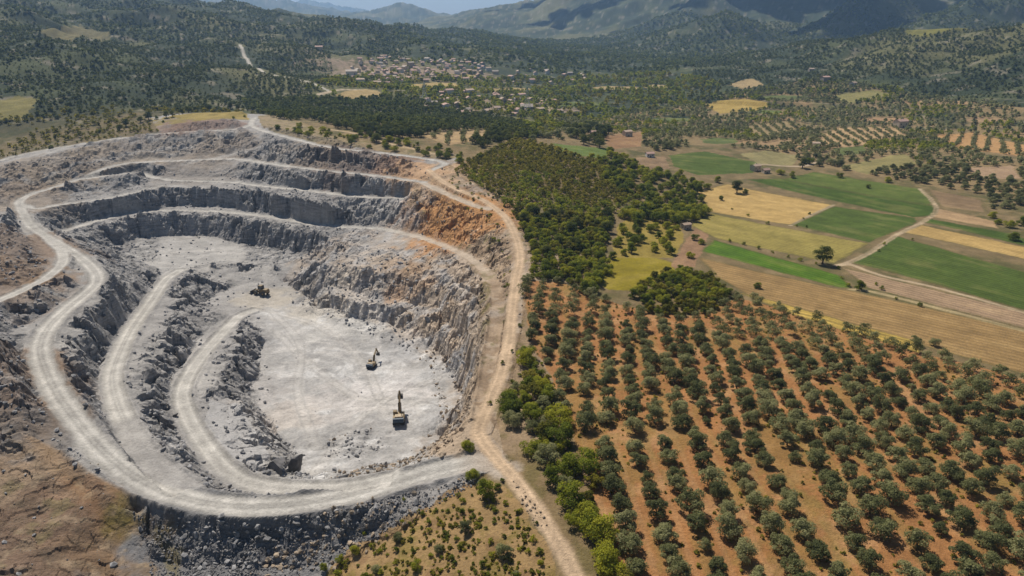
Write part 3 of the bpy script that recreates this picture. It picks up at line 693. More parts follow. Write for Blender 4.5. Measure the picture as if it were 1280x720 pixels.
# farm lanes between the fields, and the white road on the hillside
LANES = [([(1046,332),(1064,327),(1092,313),(1120,294),(1151,279),(1170,264),(1164,250),(1150,236)], 2.4, (0.42,0.32,0.21)),
         ([(1046,332),(1064,331),(1100,344),(1180,362),(1290,393)], 2.1, (0.42,0.32,0.21)),
         ([(1064,362),(1087,364),(1160,382),(1290,416)], 2.4, (0.36,0.28,0.15)),
         ([(988,282),(1012,270),(1042,256)], 1.8, (0.42,0.33,0.22)),
         ([(946,205),(1000,208),(1030,200)], 3.0, (0.40,0.31,0.22)),
         ([(300,56),(304,66),(312,80),(330,91),(345,94),(370,99),(400,108),(412,114)], 4.5, (0.46,0.42,0.36)),
         ([(398,118),(420,113),(450,112)], 5.0, (0.45,0.36,0.26)),
         ([(700,150),(718,160),(722,166)], 5.0, (0.45,0.35,0.28)),
         ([(400,160),(440,166),(480,178),(560,196)], 3.2, (0.40,0.30,0.19))]
lane_m = np.zeros(len(x))
for pts, w, col in LANES:
    P = catmull(gpoly(pts), 4); lo, hi = P.min(0) - 12, P.max(0) + 12
    s = np.where((x > lo[0]) & (x < hi[0]) & (y > lo[1]) & (y < hi[1]))[0]
    d, _ = poly_dist(x[s], y[s], P)
    mk = np.zeros(len(x)); mk[s] = 1 - smooth(w * .35, w * .75, d + .2 * w * n4[s])
    mix(mk * .9, col); ROWA *= (1 - mk); owner(mk > .5, 'farm_lane')
# dark grassy margins along the field edges
for P in FIELDW[:14]:
    d, _ = poly_dist(x[gi2 := np.where((x > P[:,0].min()-4) & (x < P[:,0].max()+4) & (y > P[:,1].min()-4) & (y < P[:,1].max()+4))[0]], y[gi2], np.vstack([P, P[:1]]))
    mk = np.zeros(len(x)); mk[gi2] = (1 - smooth(.3, 1.4, d + .9 * n2[gi2])) * (1 - lane_m[gi2])
    mix(mk * .45, (0.10, 0.085, 0.03))
owner(rd1 > .5, 'haul_road'); owner(rd2 > .5, 'dirt_track')
C = np.clip(C, 0.01, .8)

# ------------------------------------------------------------------ materials
def newmat(name):
    m = bpy.data.materials.new(name); m.use_nodes = True
    nt = m.node_tree; b = nt.nodes['Principled BSDF']
    return m, nt, b
def N(nt, t, **kw):
    n = nt.nodes.new(t)
    for k, v in kw.items(): setattr(n, k, v)
    return n
def ground_material():
    m, nt, b = newmat('ground_surface')
    L = nt.links.new
    at = N(nt, 'ShaderNodeAttribute', attribute_name='Col'); rk = N(nt, 'ShaderNodeAttribute', attribute_name='rock')
    row = N(nt, 'ShaderNodeAttribute', attribute_name='row'); rowa = N(nt, 'ShaderNodeAttribute', attribute_name='rowamp')
    geo_ = N(nt, 'ShaderNodeNewGeometry')
    na = N(nt, 'ShaderNodeTexNoise'); na.inputs['Scale'].default_value = 1.3; na.inputs['Detail'].default_value = 6; na.inputs['Roughness'].default_value = .7
    nb_ = N(nt, 'ShaderNodeTexNoise'); nb_.inputs['Scale'].default_value = 0.16; nb_.inputs['Detail'].default_value = 5; nb_.inputs['Roughness'].default_value = .65
    vo = N(nt, 'ShaderNodeTexVoronoi'); vo.inputs['Scale'].default_value = 0.55
    for t in (na, nb_, vo): L(geo_.outputs['Position'], t.inputs['Vector'])
    r1 = N(nt, 'ShaderNodeMapRange'); r1.inputs[1].default_value = .25; r1.inputs[2].default_value = .75; r1.inputs[3].default_value = .74; r1.inputs[4].default_value = 1.26; L(na.outputs['Fac'], r1.inputs[0])
    r2 = N(nt, 'ShaderNodeMapRange'); r2.inputs[1].default_value = .3; r2.inputs[2].default_value = .7; r2.inputs[3].default_value = .8; r2.inputs[4].default_value = 1.2; L(nb_.outputs['Fac'], r2.inputs[0])
    mm = N(nt, 'ShaderNodeMath', operation='MULTIPLY'); L(r1.outputs[0], mm.inputs[0]); L(r2.outputs[0], mm.inputs[1])
    # crop rows: sine across the row coordinate
    s1 = N(nt, 'ShaderNodeMath', operation='MULTIPLY'); s1.inputs[1].default_value = 2 * math.pi / 2.6; L(row.outputs['Fac'], s1.inputs[0])
    s2 = N(nt, 'ShaderNodeMath', operation='SINE'); L(s1.outputs[0], s2.inputs[0])
    s3 = N(nt, 'ShaderNodeMath', operation='MULTIPLY'); L(s2.outputs[0], s3.inputs[0]); L(rowa.outputs['Fac'], s3.inputs[1])
    s4 = N(nt, 'ShaderNodeMath', operation='MULTIPLY_ADD'); s4.inputs[1].default_value = 0.13; s4.inputs[2].default_value = 1.0; L(s3.outputs[0], s4.inputs[0])
    m2 = N(nt, 'ShaderNodeMath', operation='MULTIPLY'); L(mm.outputs[0], m2.inputs[0]); L(s4.outputs[0], m2.inputs[1])
    sc_ = N(nt, 'ShaderNodeVectorMath', operation='SCALE'); L(at.outputs['Color'], sc_.inputs[0]); L(m2.outputs[0], sc_.inputs['Scale'])
    mp = N(nt, 'ShaderNodeMapping'); mp.inputs['Scale'].default_value = (.12, .12, .95); mp.inputs['Rotation'].default_value = (.12, .08, 0); L(geo_.outputs['Position'], mp.inputs['Vector'])
    bed = N(nt, 'ShaderNodeTexNoise'); bed.inputs['Scale'].default_value = 1.0; bed.inputs['Detail'].default_value = 4; bed.inputs['Roughness'].default_value = .7; L(mp.outputs[0], bed.inputs['Vector'])
    rb = N(nt, 'ShaderNodeMapRange'); rb.inputs[1].default_value = .32; rb.inputs[2].default_value = .68; rb.inputs[3].default_value = -.42; rb.inputs[4].default_value = .42; L(bed.outputs['Fac'], rb.inputs[0])
    rb2 = N(nt, 'ShaderNodeMath', operation='MULTIPLY_ADD'); L(rb.outputs[0], rb2.inputs[0]); L(rk.outputs['Fac'], rb2.inputs[1]); rb2.inputs[2].default_value = 1.0
    sc3 = N(nt, 'ShaderNodeVectorMath', operation='SCALE'); L(sc_.outputs[0], sc3.inputs[0]); L(rb2.outputs[0], sc3.inputs['Scale'])
    L(sc3.outputs[0], b.inputs['Base Color'])
    b.inputs['Roughness'].default_value = .95
    b.inputs['Specular IOR Level'].default_value = .15
    # bump: fine grain everywhere, blocks on rock
    hb = N(nt, 'ShaderNodeMath', operation='MULTIPLY'); L(vo.outputs['Distance'], hb.inputs[0]); L(rk.outputs['Fac'], hb.inputs[1])
    h2_ = N(nt, 'ShaderNodeMath', operation='MULTIPLY_ADD'); h2_.inputs[1].default_value = .9; L(na.outputs['Fac'], h2_.inputs[0]); L(hb.outputs[0], h2_.inputs[2])
    bp = N(nt, 'ShaderNodeBump'); bp.inputs['Strength'].default_value = .7; bp.inputs['Distance'].default_value = .9
    L(h2_.outputs[0], bp.inputs['Height']); L(bp.outputs[0], b.inputs['Normal'])
    return m
M_GROUND = ground_material()

def foliage_material(name, c1, c2, c3, attr=False):
    m, nt, b = newmat(name); L = nt.links.new
    oi = N(nt, 'ShaderNodeObjectInfo'); at = N(nt, 'ShaderNodeAttribute', attribute_name='tint')
    geo_ = N(nt, 'ShaderNodeNewGeometry')
    ns = N(nt, 'ShaderNodeTexNoise'); ns.inputs['Scale'].default_value = .55; ns.inputs['Detail'].default_value = 3; L(geo_.outputs['Position'], ns.inputs['Vector'])
    ad = N(nt, 'ShaderNodeMath', operation='ADD'); L(at.outputs['Fac'], ad.inputs[0])
    if attr: ad.inputs[1].default_value = 0.0
    else:
        ms = N(nt, 'ShaderNodeMath', operation='MULTIPLY_ADD'); ms.inputs[1].default_value = .9; ms.inputs[2].default_value = -.45; L(oi.outputs['Random'], ms.inputs[0]); L(ms.outputs[0], ad.inputs[1])
    a2 = N(nt, 'ShaderNodeMath', operation='MULTIPLY_ADD'); a2.inputs[1].default_value = .5; L(ns.outputs['Fac'], a2.inputs[0]); L(ad.outputs[0], a2.inputs[2])
    a3 = N(nt, 'ShaderNodeMath', operation='SUBTRACT'); a3.inputs[1].default_value = .25; L(a2.outputs[0], a3.inputs[0])
    cr = N(nt, 'ShaderNodeValToRGB')
    e = cr.color_ramp.elements
    e[0].position = .15; e[0].color = (*c1, 1); e[1].position = .9; e[1].color = (*c3, 1)
    em = e.new(.5); em.color = (*c2, 1)
    L(a3.outputs[0], cr.inputs[0]); L(cr.outputs[0], b.inputs['Base Color'])
    b.inputs['Roughness'].default_value = .7; b.inputs['Specular IOR Level'].default_value = .08
    tr = N(nt, 'ShaderNodeBsdfTranslucent'); L(cr.outputs[0], tr.inputs['Color'])
    mx = N(nt, 'ShaderNodeMixShader'); mx.inputs[0].default_value = .5
    L(b.outputs[0], mx.inputs[1]); L(tr.outputs[0], mx.inputs[2])
    L(mx.outputs[0], nt.nodes['Material Output'].inputs['Surface'])
    return m
OLIVE_C = ((0.125, 0.138, 0.056), (0.225, 0.232, 0.098), (0.35, 0.34, 0.165))
OAK_C = ((0.12, 0.15, 0.018), (0.23, 0.26, 0.028), (0.38, 0.365, 0.034))
FOR_C = ((0.11, 0.112, 0.018), (0.205, 0.190, 0.027), (0.33, 0.28, 0.038))
M_OLIVE = foliage_material('olive_leaves', *OLIVE_C); M_OAK = foliage_material('oak_leaves', *OAK_C); M_FOR = foliage_material('scrub_leaves', *FOR_C)
M_DARK = foliage_material('pine_needles', (0.060, 0.078, 0.018), (0.105, 0.125, 0.028), (0.165, 0.175, 0.038))
M_OLIVE_S = foliage_material('olive_leaves_far', *OLIVE_C, attr=True); M_FOR_S = foliage_material('scrub_leaves_far', *FOR_C, attr=True); M_OAK_S = foliage_material('oak_leaves_far', *OAK_C, attr=True)
M_MAQ_S = foliage_material('maquis_leaves', (0.055, 0.072, 0.026), (0.10, 0.12, 0.042), (0.17, 0.18, 0.068), attr=True)
M_DARK_S = foliage_material('pine_needles_far', (0.060, 0.078, 0.018), (0.105, 0.125, 0.028), (0.165, 0.175, 0.038), attr=True)

def simple(name, col, rough=.8, metal=0.0, var=.25, scale=1.5, spec=.3):
    m, nt, b = newmat(name); L = nt.links.new
    g_ = N(nt, 'ShaderNodeNewGeometry'); ns = N(nt, 'ShaderNodeTexNoise'); ns.inputs['Scale'].default_value = scale; ns.inputs['Detail'].default_value = 5
    oi = N(nt, 'ShaderNodeObjectInfo')
    L(g_.outputs['Position'], ns.inputs['Vector'])
    mr = N(nt, 'ShaderNodeMapRange'); mr.inputs[1].default_value = .3; mr.inputs[2].default_value = .7; mr.inputs[3].default_value = 1 - var; mr.inputs[4].default_value = 1 + var; L(ns.outputs['Fac'], mr.inputs[0])
    md = N(nt, 'ShaderNodeMath', operation='MULTIPLY_ADD'); md.inputs[1].default_value = var; md.inputs[2].default_value = 1 - var / 2; L(oi.outputs['Random'], md.inputs[0])
    mu = N(nt, 'ShaderNodeMath', operation='MULTIPLY'); L(mr.outputs[0], mu.inputs[0]); L(md.outputs[0], mu.inputs[1])
    sc_ = N(nt, 'ShaderNodeVectorMath', operation='SCALE'); sc_.inputs[0].default_value = col; L(mu.outputs[0], sc_.inputs['Scale'])
    L(sc_.outputs[0], b.inputs['Base Color']); b.inputs['Roughness'].default_value = rough; b.inputs['Metallic'].default_value = metal; b.inputs['Specular IOR Level'].default_value = spec
    return m
M_BARK = simple('bark', (0.10, 0.075, 0.055), .9)
M_ROCK = simple('grey_rock', (0.24, 0.235, 0.235), .9, var=.4, scale=.8)
M_ROCKD = simple('dark_rock', (0.115, 0.11, 0.11), .9, var=.35, scale=.8)
M_ROCKS = simple('spoil_rock', (0.19, 0.182, 0.18), .9, var=.45, scale=.6)
M_ROCKB = simple('tan_rock', (0.33, 0.26, 0.19), .9, var=.35, scale=.8)
M_YEL = simple('machine_paint', (0.21, 0.15, 0.075), .5, var=.2)
M_STEEL = simple('dark_steel', (0.045, 0.043, 0.042), .6, .2)
M_GLASS = simple('cab_glass', (0.03, 0.045, 0.06), .12, spec=.6)
M_BLUE = simple('shaded_rear', (0.05, 0.075, 0.11), .5)  # dark blue of the machine's shadow side, put into the counterweight colour
M_TAN = simple('dusty_panel', (0.40, 0.32, 0.22), .7)
M_WALL = [simple('plaster_white', (0.66, 0.62, 0.56), .9, var=.12), simple('plaster_cream', (0.58, 0.48, 0.36), .9, var=.12), simple('stone_wall', (0.36, 0.31, 0.26), .9)]
M_ROOF = [simple('red_tile', (0.40, 0.26, 0.215), .85), simple('brown_tile', (0.40, 0.30, 0.23), .85), simple('grey_roof', (0.34, 0.29, 0.25), .8)]
M_WIN = simple('window_glass', (0.05, 0.06, 0.07), .15, spec=.6)
M_PYL = simple('galvanised_steel', (0.42, 0.46, 0.43), .5, .4)

# ------------------------------------------------------------------ object helpers
def mesh_from(name, V, Fs, mat=None, smooth_=False, mats=None, fmat=None):
    me = bpy.data.meshes.new(name)
    V = np.asarray(V, np.float32); Fs = np.asarray(Fs, np.int32)
    k = Fs.shape[1]
    me.vertices.add(len(V)); me.vertices.foreach_set('co', V.ravel())
    me.loops.add(Fs.size); me.loops.foreach_set('vertex_index', Fs.ravel())
    me.polygons.add(len(Fs)); me.polygons.foreach_set('loop_start', np.arange(0, Fs.size, k, dtype=np.int32))
    me.polygons.foreach_set('loop_total', np.full(len(Fs), k, np.int32))
    if mats:
        for mm_ in mats: me.materials.append(mm_)
        me.polygons.foreach_set('material_index', np.asarray(fmat, np.int32))
    elif mat: me.materials.append(mat)
    me.polygons.foreach_set('use_smooth', np.full(len(Fs), smooth_, bool))
    me.update(calc_edges=True)
    return me
def link(name, me, parent=None):
    o = bpy.data.objects.new(name, me); COL.objects.link(o)
    if parent: o.parent = parent
    return o
def tag(o, label=None, cat=None, group=None, kind=None):
    if label: o['label'] = label
    if cat: o['category'] = cat
    if group: o['group'] = group
    if kind: o['kind'] = kind
    return o
def empty(name, loc, rz=0.0, s=1.0):
    o = bpy.data.objects.new(name, None); COL.objects.link(o)
    o.location = loc; o.rotation_euler = (0, 0, rz); o.scale = (s, s, s); o.empty_display_size = .5
    return o

class MB:
    """collects quads and triangles into one mesh"""
    def __init__(s): s.v = []; s.f = []
    def box(s, c, d, rot=(0, 0, 0), taper=(1, 1), bev=0.0):
        import mathutils
        R = mathutils.Euler(rot).to_matrix(); b0 = len(s.v); c = mathutils.Vector(c)
        for sz in (-1, 1):
            t = taper if sz > 0 else (1, 1)
            for sx, sy in ((-1, -1), (1, -1), (1, 1), (-1, 1)):
                s.v.append(tuple(c + R @ mathutils.Vector((sx * d[0] / 2 * t[0], sy * d[1] / 2 * t[1], sz * d[2] / 2))))
        for q_ in ((0, 3, 2, 1), (4, 5, 6, 7), (0, 1, 5, 4), (1, 2, 6, 5), (2, 3, 7, 6), (3, 0, 4, 7)): s.f.append([b0 + i for i in q_])
        return s
    def tube(s, pts, rad, n=7):
        import mathutils
        b0 = len(s.v); P = [mathutils.Vector(p) for p in pts]
        for i, p in enumerate(P):
            t = (P[min(i + 1, len(P) - 1)] - P[max(i - 1, 0)]).normalized()
            a = t.orthogonal().normalized(); b = t.cross(a)
            for k in range(n):
                an = 2 * math.pi * k / n
                s.v.append(tuple(p + (a * math.cos(an) + b * math.sin(an)) * rad[i]))
        for i in range(len(P) - 1):
            for k in range(n):
                s.f.append([b0 + i*n + k, b0 + i*n + (k+1) % n, b0 + (i+1)*n + (k+1) % n, b0 + (i+1)*n + k])
        s.f.append([b0 + k for k in range(n)][::-1]); s.f.append([b0 + (len(P)-1)*n + k for k in range(n)])
        return s
    def prism(s, prof, x0, x1, axis='x'):
        """profile of (a, z) points extruded along x (or y)"""
        b0 = len(s.v); n = len(prof)
        for e in (x0, x1):
            for a, zz in prof: s.v.append((e, a, zz) if axis == 'x' else (a, e, zz))
        s.f.append([b0 + i for i in range(n)]); s.f.append([b0 + n + i for i in range(n)][::-1])
        for i in range(n): s.f.append([b0 + i, b0 + n + i, b0 + n + (i+1) % n, b0 + (i+1) % n])
        return s
    def mesh(s, name, mat, bevel=0.0):
        import bmesh
        me = bpy.data.meshes.new(name); me.from_pydata(s.v, [], s.f)
        bm = bmesh.new(); bm.from_mesh(me); bmesh.ops.recalc_face_normals(bm, faces=bm.faces)
        if bevel > 0: bmesh.ops.bevel(bm, geom=list(bm.edges), offset=bevel, segments=2, affect='EDGES', profile=.5, clamp_overlap=True)
        bm.to_mesh(me); bm.free(); me.materials.append(mat); me.update()
        return me
    def build(s, name, mat, parent=None, bevel=0.0): return link(name, s.mesh(name, mat, bevel), parent)

# ------------------------------------------------------------------ the ground sheet, cut along the borders of roads and fields
idx = np.arange(nR * nT).reshape(nR, nT)
Q4 = np.stack([idx[:-1, :-1], idx[:-1, 1:], idx[1:, 1:], idx[1:, :-1]], -1).reshape(-1, 4)
fown = OWNER[Q4[:, 0]]
V3 = np.stack([x, y, z], 1)
for oid, nm in enumerate(NAMES):
    fs = Q4[fown == oid]
    if len(fs) == 0: continue
    used, inv = np.unique(fs, return_inverse=True)
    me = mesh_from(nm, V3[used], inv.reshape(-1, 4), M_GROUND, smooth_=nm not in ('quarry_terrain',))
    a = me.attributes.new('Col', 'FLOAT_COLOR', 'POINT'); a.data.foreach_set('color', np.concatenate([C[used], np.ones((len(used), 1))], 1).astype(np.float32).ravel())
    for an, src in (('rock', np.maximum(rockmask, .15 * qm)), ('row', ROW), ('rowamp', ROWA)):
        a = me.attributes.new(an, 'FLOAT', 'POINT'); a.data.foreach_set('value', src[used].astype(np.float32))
    tag(link(nm, me), kind='structure')

# ------------------------------------------------------------------ trees
def crown_cards(n, lobes, size, rng, squash=.85, inner=.6):
    """leaf-sized faces through the volume of several lobes; lobes: (x,y,z,r). returns verts, quads, tint"""
    lob = np.array(lobes); w = lob[:, 3] ** 2; w = w / w.sum()
    k = rng.choice(len(lob), n, p=w)
    d = rng.normal(size=(n, 3)); d /= np.linalg.norm(d, axis=1)[:, None]
    d[:, 2] = np.where(d[:, 2] < -.35, -d[:, 2], d[:, 2])
    rad = lob[k, 3] * (inner + (1.08 - inner) * rng.random(n) ** .55) * (1 + .12 * rng.normal(size=n))
    p = lob[k, :3] + d * rad[:, None] * np.array((1, 1, squash))
    nrm = d + np.array((0, 0, .35)) + .42 * rng.normal(size=(n, 3)); nrm /= np.linalg.norm(nrm, axis=1)[:, None]
    a = np.cross(nrm, rng.normal(size=(n, 3))); a /= np.linalg.norm(a, axis=1)[:, None]
    b = np.cross(nrm, a)
    s = size * (.6 + .8 * rng.random(n))[:, None]
    e = (.45 + .5 * rng.random(n))[:, None]
    V = np.stack([p - a * s, p - b * s * e + nrm * s * .15, p + a * s, p + b * s * e + nrm * s * .15], 1).reshape(-1, 3)
    F_ = np.arange(4 * n).reshape(n, 4)
    lt = rng.random(len(lob)) * .45 - .22
    tint = np.repeat(.5 + lt[k] + .16 * rng.normal(size=n), 4)
    return V, F_, tint
def set_tint(me, t):
    a = me.attributes.new('tint', 'FLOAT', 'POINT'); a.data.foreach_set('value', t.astype(np.float32))
def lobes_round(rng, w, h, n, trunk):
    """lobes of a crown w wide whose top is h above the ground"""
    out = [(0, 0, trunk + (h - trunk) * .5, w * .22)]; n = int(n + rng.integers(-2, 2))
    for i in range(n):
        an = 2 * math.pi * (i + rng.random() * .6) / n; rd = w * (.20 + .19 * rng.random())
        rr_ = w * (.11 + .12 * rng.random())
        out.append((rd * math.cos(an), rd * math.sin(an), trunk + (h - trunk) * (.16 + .55 * rng.random()), rr_))
        out.append((rd * .9 * math.cos(an + .5), rd * .9 * math.sin(an + .5), trunk + (h - trunk) * (.08 + .25 * rng.random()), rr_ * .85))
    for i in range(max(2, n // 2)):
        an = rng.random() * 6.28; out.append((w * .14 * math.cos(an), w * .14 * math.sin(an), h - w * .17, w * (.13 + .07 * rng.random())))
    return out
def trunk_mb(rng, w, h, tr, rad, limbs=3):
    mb = MB(); lean = rng.normal(size=2) * .12
    mb.tube([(0, 0, -.5), (lean[0]*.3, lean[1]*.3, tr*.5), (lean[0], lean[1], tr)], [rad*1.35, rad, rad*.8], 7)
    for i in range(limbs):
        an = 2 * math.pi * (i + rng.random()*.5) / limbs
        mb.tube([(lean[0], lean[1], tr*.85), (w*.12*math.cos(an), w*.12*math.sin(an), tr+(h-tr)*.25), (w*.25*math.cos(an), w*.25*math.sin(an), tr+(h-tr)*.5)], [rad*.65, rad*.45, rad*.15], 6)
    return mb
def make_protos(n, w, h, tr, rad, cards, size, lob, mat, seed, squash=.85):
    out = []
    for i in range(n):
        rng = np.random.default_rng(seed + i)
        ww, hh = w * (.88 + .24 * rng.random()), h * (.88 + .24 * rng.random())
        V, F_, t = crown_cards(cards, lobes_round(rng, ww, hh, lob, tr), size, rng, squash)
        me = mesh_from('crown', V, F_, mat); set_tint(me, t)
        out.append((me, trunk_mb(rng, ww, hh, tr, rad).mesh('trunk', M_BARK)))
    return out
P_OLIVE = make_protos(12, 5.8, 4.5, .75, .24, 2600, .17, 6, M_OLIVE, 100)
P_OAK = make_protos(7, 6.6, 5.4, .7, .24, 2600, .20, 7, M_OAK, 200)
P_SCRUB = make_protos(7, 6.2, 4.6, .4, .20, 1700, .23, 6, M_FOR, 300)
P_BIG = make_protos(3, 8.5, 8.0, 1.8, .38, 2600, .24, 9, M_DARK, 400)
P_BUSH = make_protos(6, 2.3, 1.7, .2, .08, 420, .13, 4, M_OAK, 500)

def plant(name, protos, loc, s, label, cat, group=None, sz=1.0):
    me, tk = protos[random.randrange(len(protos))]
    root = empty(name, loc, random.random() * 6.28, s); root.scale = (s, s, s * sz)
    c = bpy.data.objects.new('crown', me); COL.objects.link(c); c.parent = root
    t = bpy.data.objects.new('trunk', tk); COL.objects.link(t); t.parent = root
    tag(root, label, cat, group)
    return root

def jitter_fill(P, sp, jit=.35, rot=0.0, rng=RNG):
    """jittered grid points inside a world polygon"""
    c, s_ = math.cos(rot), math.sin(rot); P = np.asarray(P)
    ctr = P.mean(0); Rr = np.hypot(*(P - ctr).T).max()
    k = np.arange(-Rr, Rr, sp); a, b = np.meshgrid(k, k); b = b + (np.arange(len(k)) % 2)[None, :] * sp * .5
    a = a.ravel() + rng.uniform(-jit, jit, a.size) * sp; b = b.ravel() + rng.uniform(-jit, jit, b.size) * sp
    X_, Y_ = ctr[0] + a * c - b * s_, ctr[1] + a * s_ + b * c
    k = in_poly(X_, Y_, P)
    return np.stack([X_[k], Y_[k]], 1)
def off_road(p, gap=2.0, lanes=True):
    d = np.full(len(p), 99.0)
    for w, Pp in list(RW.values()) + [TR]:
        d = np.minimum(d, poly_dist(p[:, 0], p[:, 1], Pp[:, :2])[0] - w / 2)
    return d > gap
def in_view(p, zt=3, margin=60):
    dx, dy, dz = p[:, 0], p[:, 1], zt - CAMZ
    cp, sp = math.cos(PITCH), math.sin(PITCH)
    f = dy * cp - dz * sp; up = dy * sp + dz * cp
    px = 640 + FPX * dx / f; py = 360 - FPX * up / f
    return (f > 0) & (px > -margin) & (px < 1280 + margin) & (py < 720 + margin)
def pix(p):
    dx, dy, dz = p[0], p[1], p[2] - CAMZ
    cp, sp = math.cos(PITCH), math.sin(PITCH)
    f = dy * cp - dz * sp; up = dy * sp + dz * cp
    return 640 + FPX * dx / f, 360 - FPX * up / f

STUFF = {}                               # kind -> list of (x, y, z, width)
def add_stuff(key, pts, w0, w1):
    pts = np.asarray(pts)
    if len(pts) == 0: return
    zz = zat(pts[:, 0], pts[:, 1])
    STUFF.setdefault(key, []).append(np.column_stack([pts, zz, RNG.uniform(w0, w1, len(pts))]))

# ------------------------------------------------------------------ the near olive grove
gp = []
for i in range(-2, 22):                                      # wide rows in the near corner
    for j in range(6, 34):
        X_ = 12 + i * 7.4 + RNG.normal() * .45 + 3.7; Y_ = 50 + j * 5.75 + (i % 2) * 2.0 + RNG.normal() * .6
        X_ += 1.5 * math.sin(Y_ / 40)
        if X_ < 66 and Y_ < 148: gp.append((X_, Y_))
for i in range(-4, 32):                                      # closer planting behind and to the right
    for j in range(4, 40):
        X_ = 6 + i * 6.2 + RNG.normal() * .55 + .12 * (j * 6.3); Y_ = 45 + j * 6.3 + (i % 2) * 3.1 + RNG.normal() * .55
        if not (X_ < 66 and Y_ < 150): gp.append((X_, Y_))
gp = np.array(gp)
gp = gp[in_poly(gp[:, 0], gp[:, 1], GROVE) & in_view(gp, margin=240)]
COPSE = gpoly([(790,375),(800,352),(850,336),(890,346),(912,372),(900,388),(850,399),(800,392)])
gp = gp[~in_poly(gp[:, 0], gp[:, 1], COPSE)]
gp = gp[RNG.random(len(gp)) > .05]
gp = gp[np.argsort(np.hypot(gp[:, 0], gp[:, 1]) + 1e4 * ~in_view(gp, margin=25))]
GREST = gp[298:]; gp = gp[:298]
gz = zat(gp[:, 0], gp[:, 1])
gedge, _ = poly_dist(gp[:, 0], gp[:, 1], gpoly([(700,352),(745,372),(800,388),(860,396),(920,372),(1000,392),(1145,440),(1290,476)]))
GRP_O = 'olive trees of the red-earth grove'
print('grove', len(gp), len(GREST))
for n, (p, zz) in enumerate(zip(gp, gz)):
    d_ = math.hypot(*p); s = RNG.uniform(.74, 1.06) * (1.0 if RNG.random() > .08 else .62)
    if s < .7: lab = 'undersized young olive tree in a gap of the red-earth grove'
    elif gedge[n] < 7: lab = 'grey-green olive tree in the last row beside the stubble field and copse'
    elif d_ < 190: lab = 'full round olive tree in the near rows with tan wheel lanes between them'
    else: lab = 'grey-green olive tree on bare red soil in the middle of the grove'
    plant('olive_tree', P_OLIVE, (p[0], p[1], zz - .1), s, lab, 'olive tree', GRP_O, RNG.uniform(.9, 1.1))

add_stuff('olive', GREST, 4.3, 6.2)
# ------------------------------------------------------------------ oaks beside the track, the copse, the forest on the rise
def fill_px(poly, sp, **kw): return jitter_fill(gpoly(poly), sp, **kw)
op = np.vstack([fill_px([(620,500),(630,465),(660,445),(690,470),(700,500),(716,540),(690,560),(650,545),(628,532)], 4.7),
                fill_px([(655,560),(700,545),(735,580),(765,640),(772,700),(790,760),(735,760),(712,690),(690,640)], 4.6)])
op = op[off_road(op, 2.6)]
for p in op:
    pr, sc_ = [(P_OAK, 1), (P_SCRUB, 1), (P_OLIVE, 1.1), (P_BUSH, 2)][RNG.choice(4, p=[.5, .2, .18, .12])]
    plant('oak_tree', pr, (*p, zat(*p)[0] - .2), sc_ * RNG.uniform(.55, 1.1), 'bushy dark green oak in the thick belt along the dirt track', 'oak tree', 'oaks along the dirt track')
cp_ = jitter_fill(COPSE, 3.3)
for p in cp_:
    plant('oak_tree', P_SCRUB if RNG.random() < .6 else P_OAK, (*p, zat(*p)[0] - .2), RNG.uniform(.42, .75), 'yellowish green oak in the copse between grove and meadow', 'oak tree', 'oaks of the copse')
FOREST = gpoly([(568,213),(600,196),(650,176),(700,188),(735,200),(790,222),(802,245),(768,262),(762,300),(742,345),(735,366),(700,352),(660,350),(655,330),(658,295),(640,262),(600,234)])
fp = jitter_fill(FOREST, 3.5, jit=.42)
fp = fp[off_road(fp, 3.0) & in_view(fp)]
fp = fp[np.argsort(fp[:, 1])]
lowf = fbm(fp[:, 0], fp[:, 1], 25, 3, 200) + (340 - fp[:, 1]) / 160
print('forest', len(fp))
for n, p in enumerate(fp[:300]):
    bright = lowf[n] > .0 + .3 * RNG.normal()
    plant('scrub_oak', (P_SCRUB if RNG.random() < .8 else P_BIG) if not bright else (P_OAK if RNG.random() < .75 else P_SCRUB), (*p, zat(*p)[0] - .2), RNG.uniform(.42, .78) * (1.25 if RNG.random() < .12 else 1), 'bright green scrub oak on the near side of the wooded rise' if bright else 'dull olive-brown scrub oak on the wooded rise', 'scrub oak', 'scrub oaks of the wooded rise')
add_stuff('scrub', fp[300:][lowf[300:] < -.25], 2.8, 5.0); add_stuff('oak', fp[300:][lowf[300:] >= -.25], 2.6, 5.0)

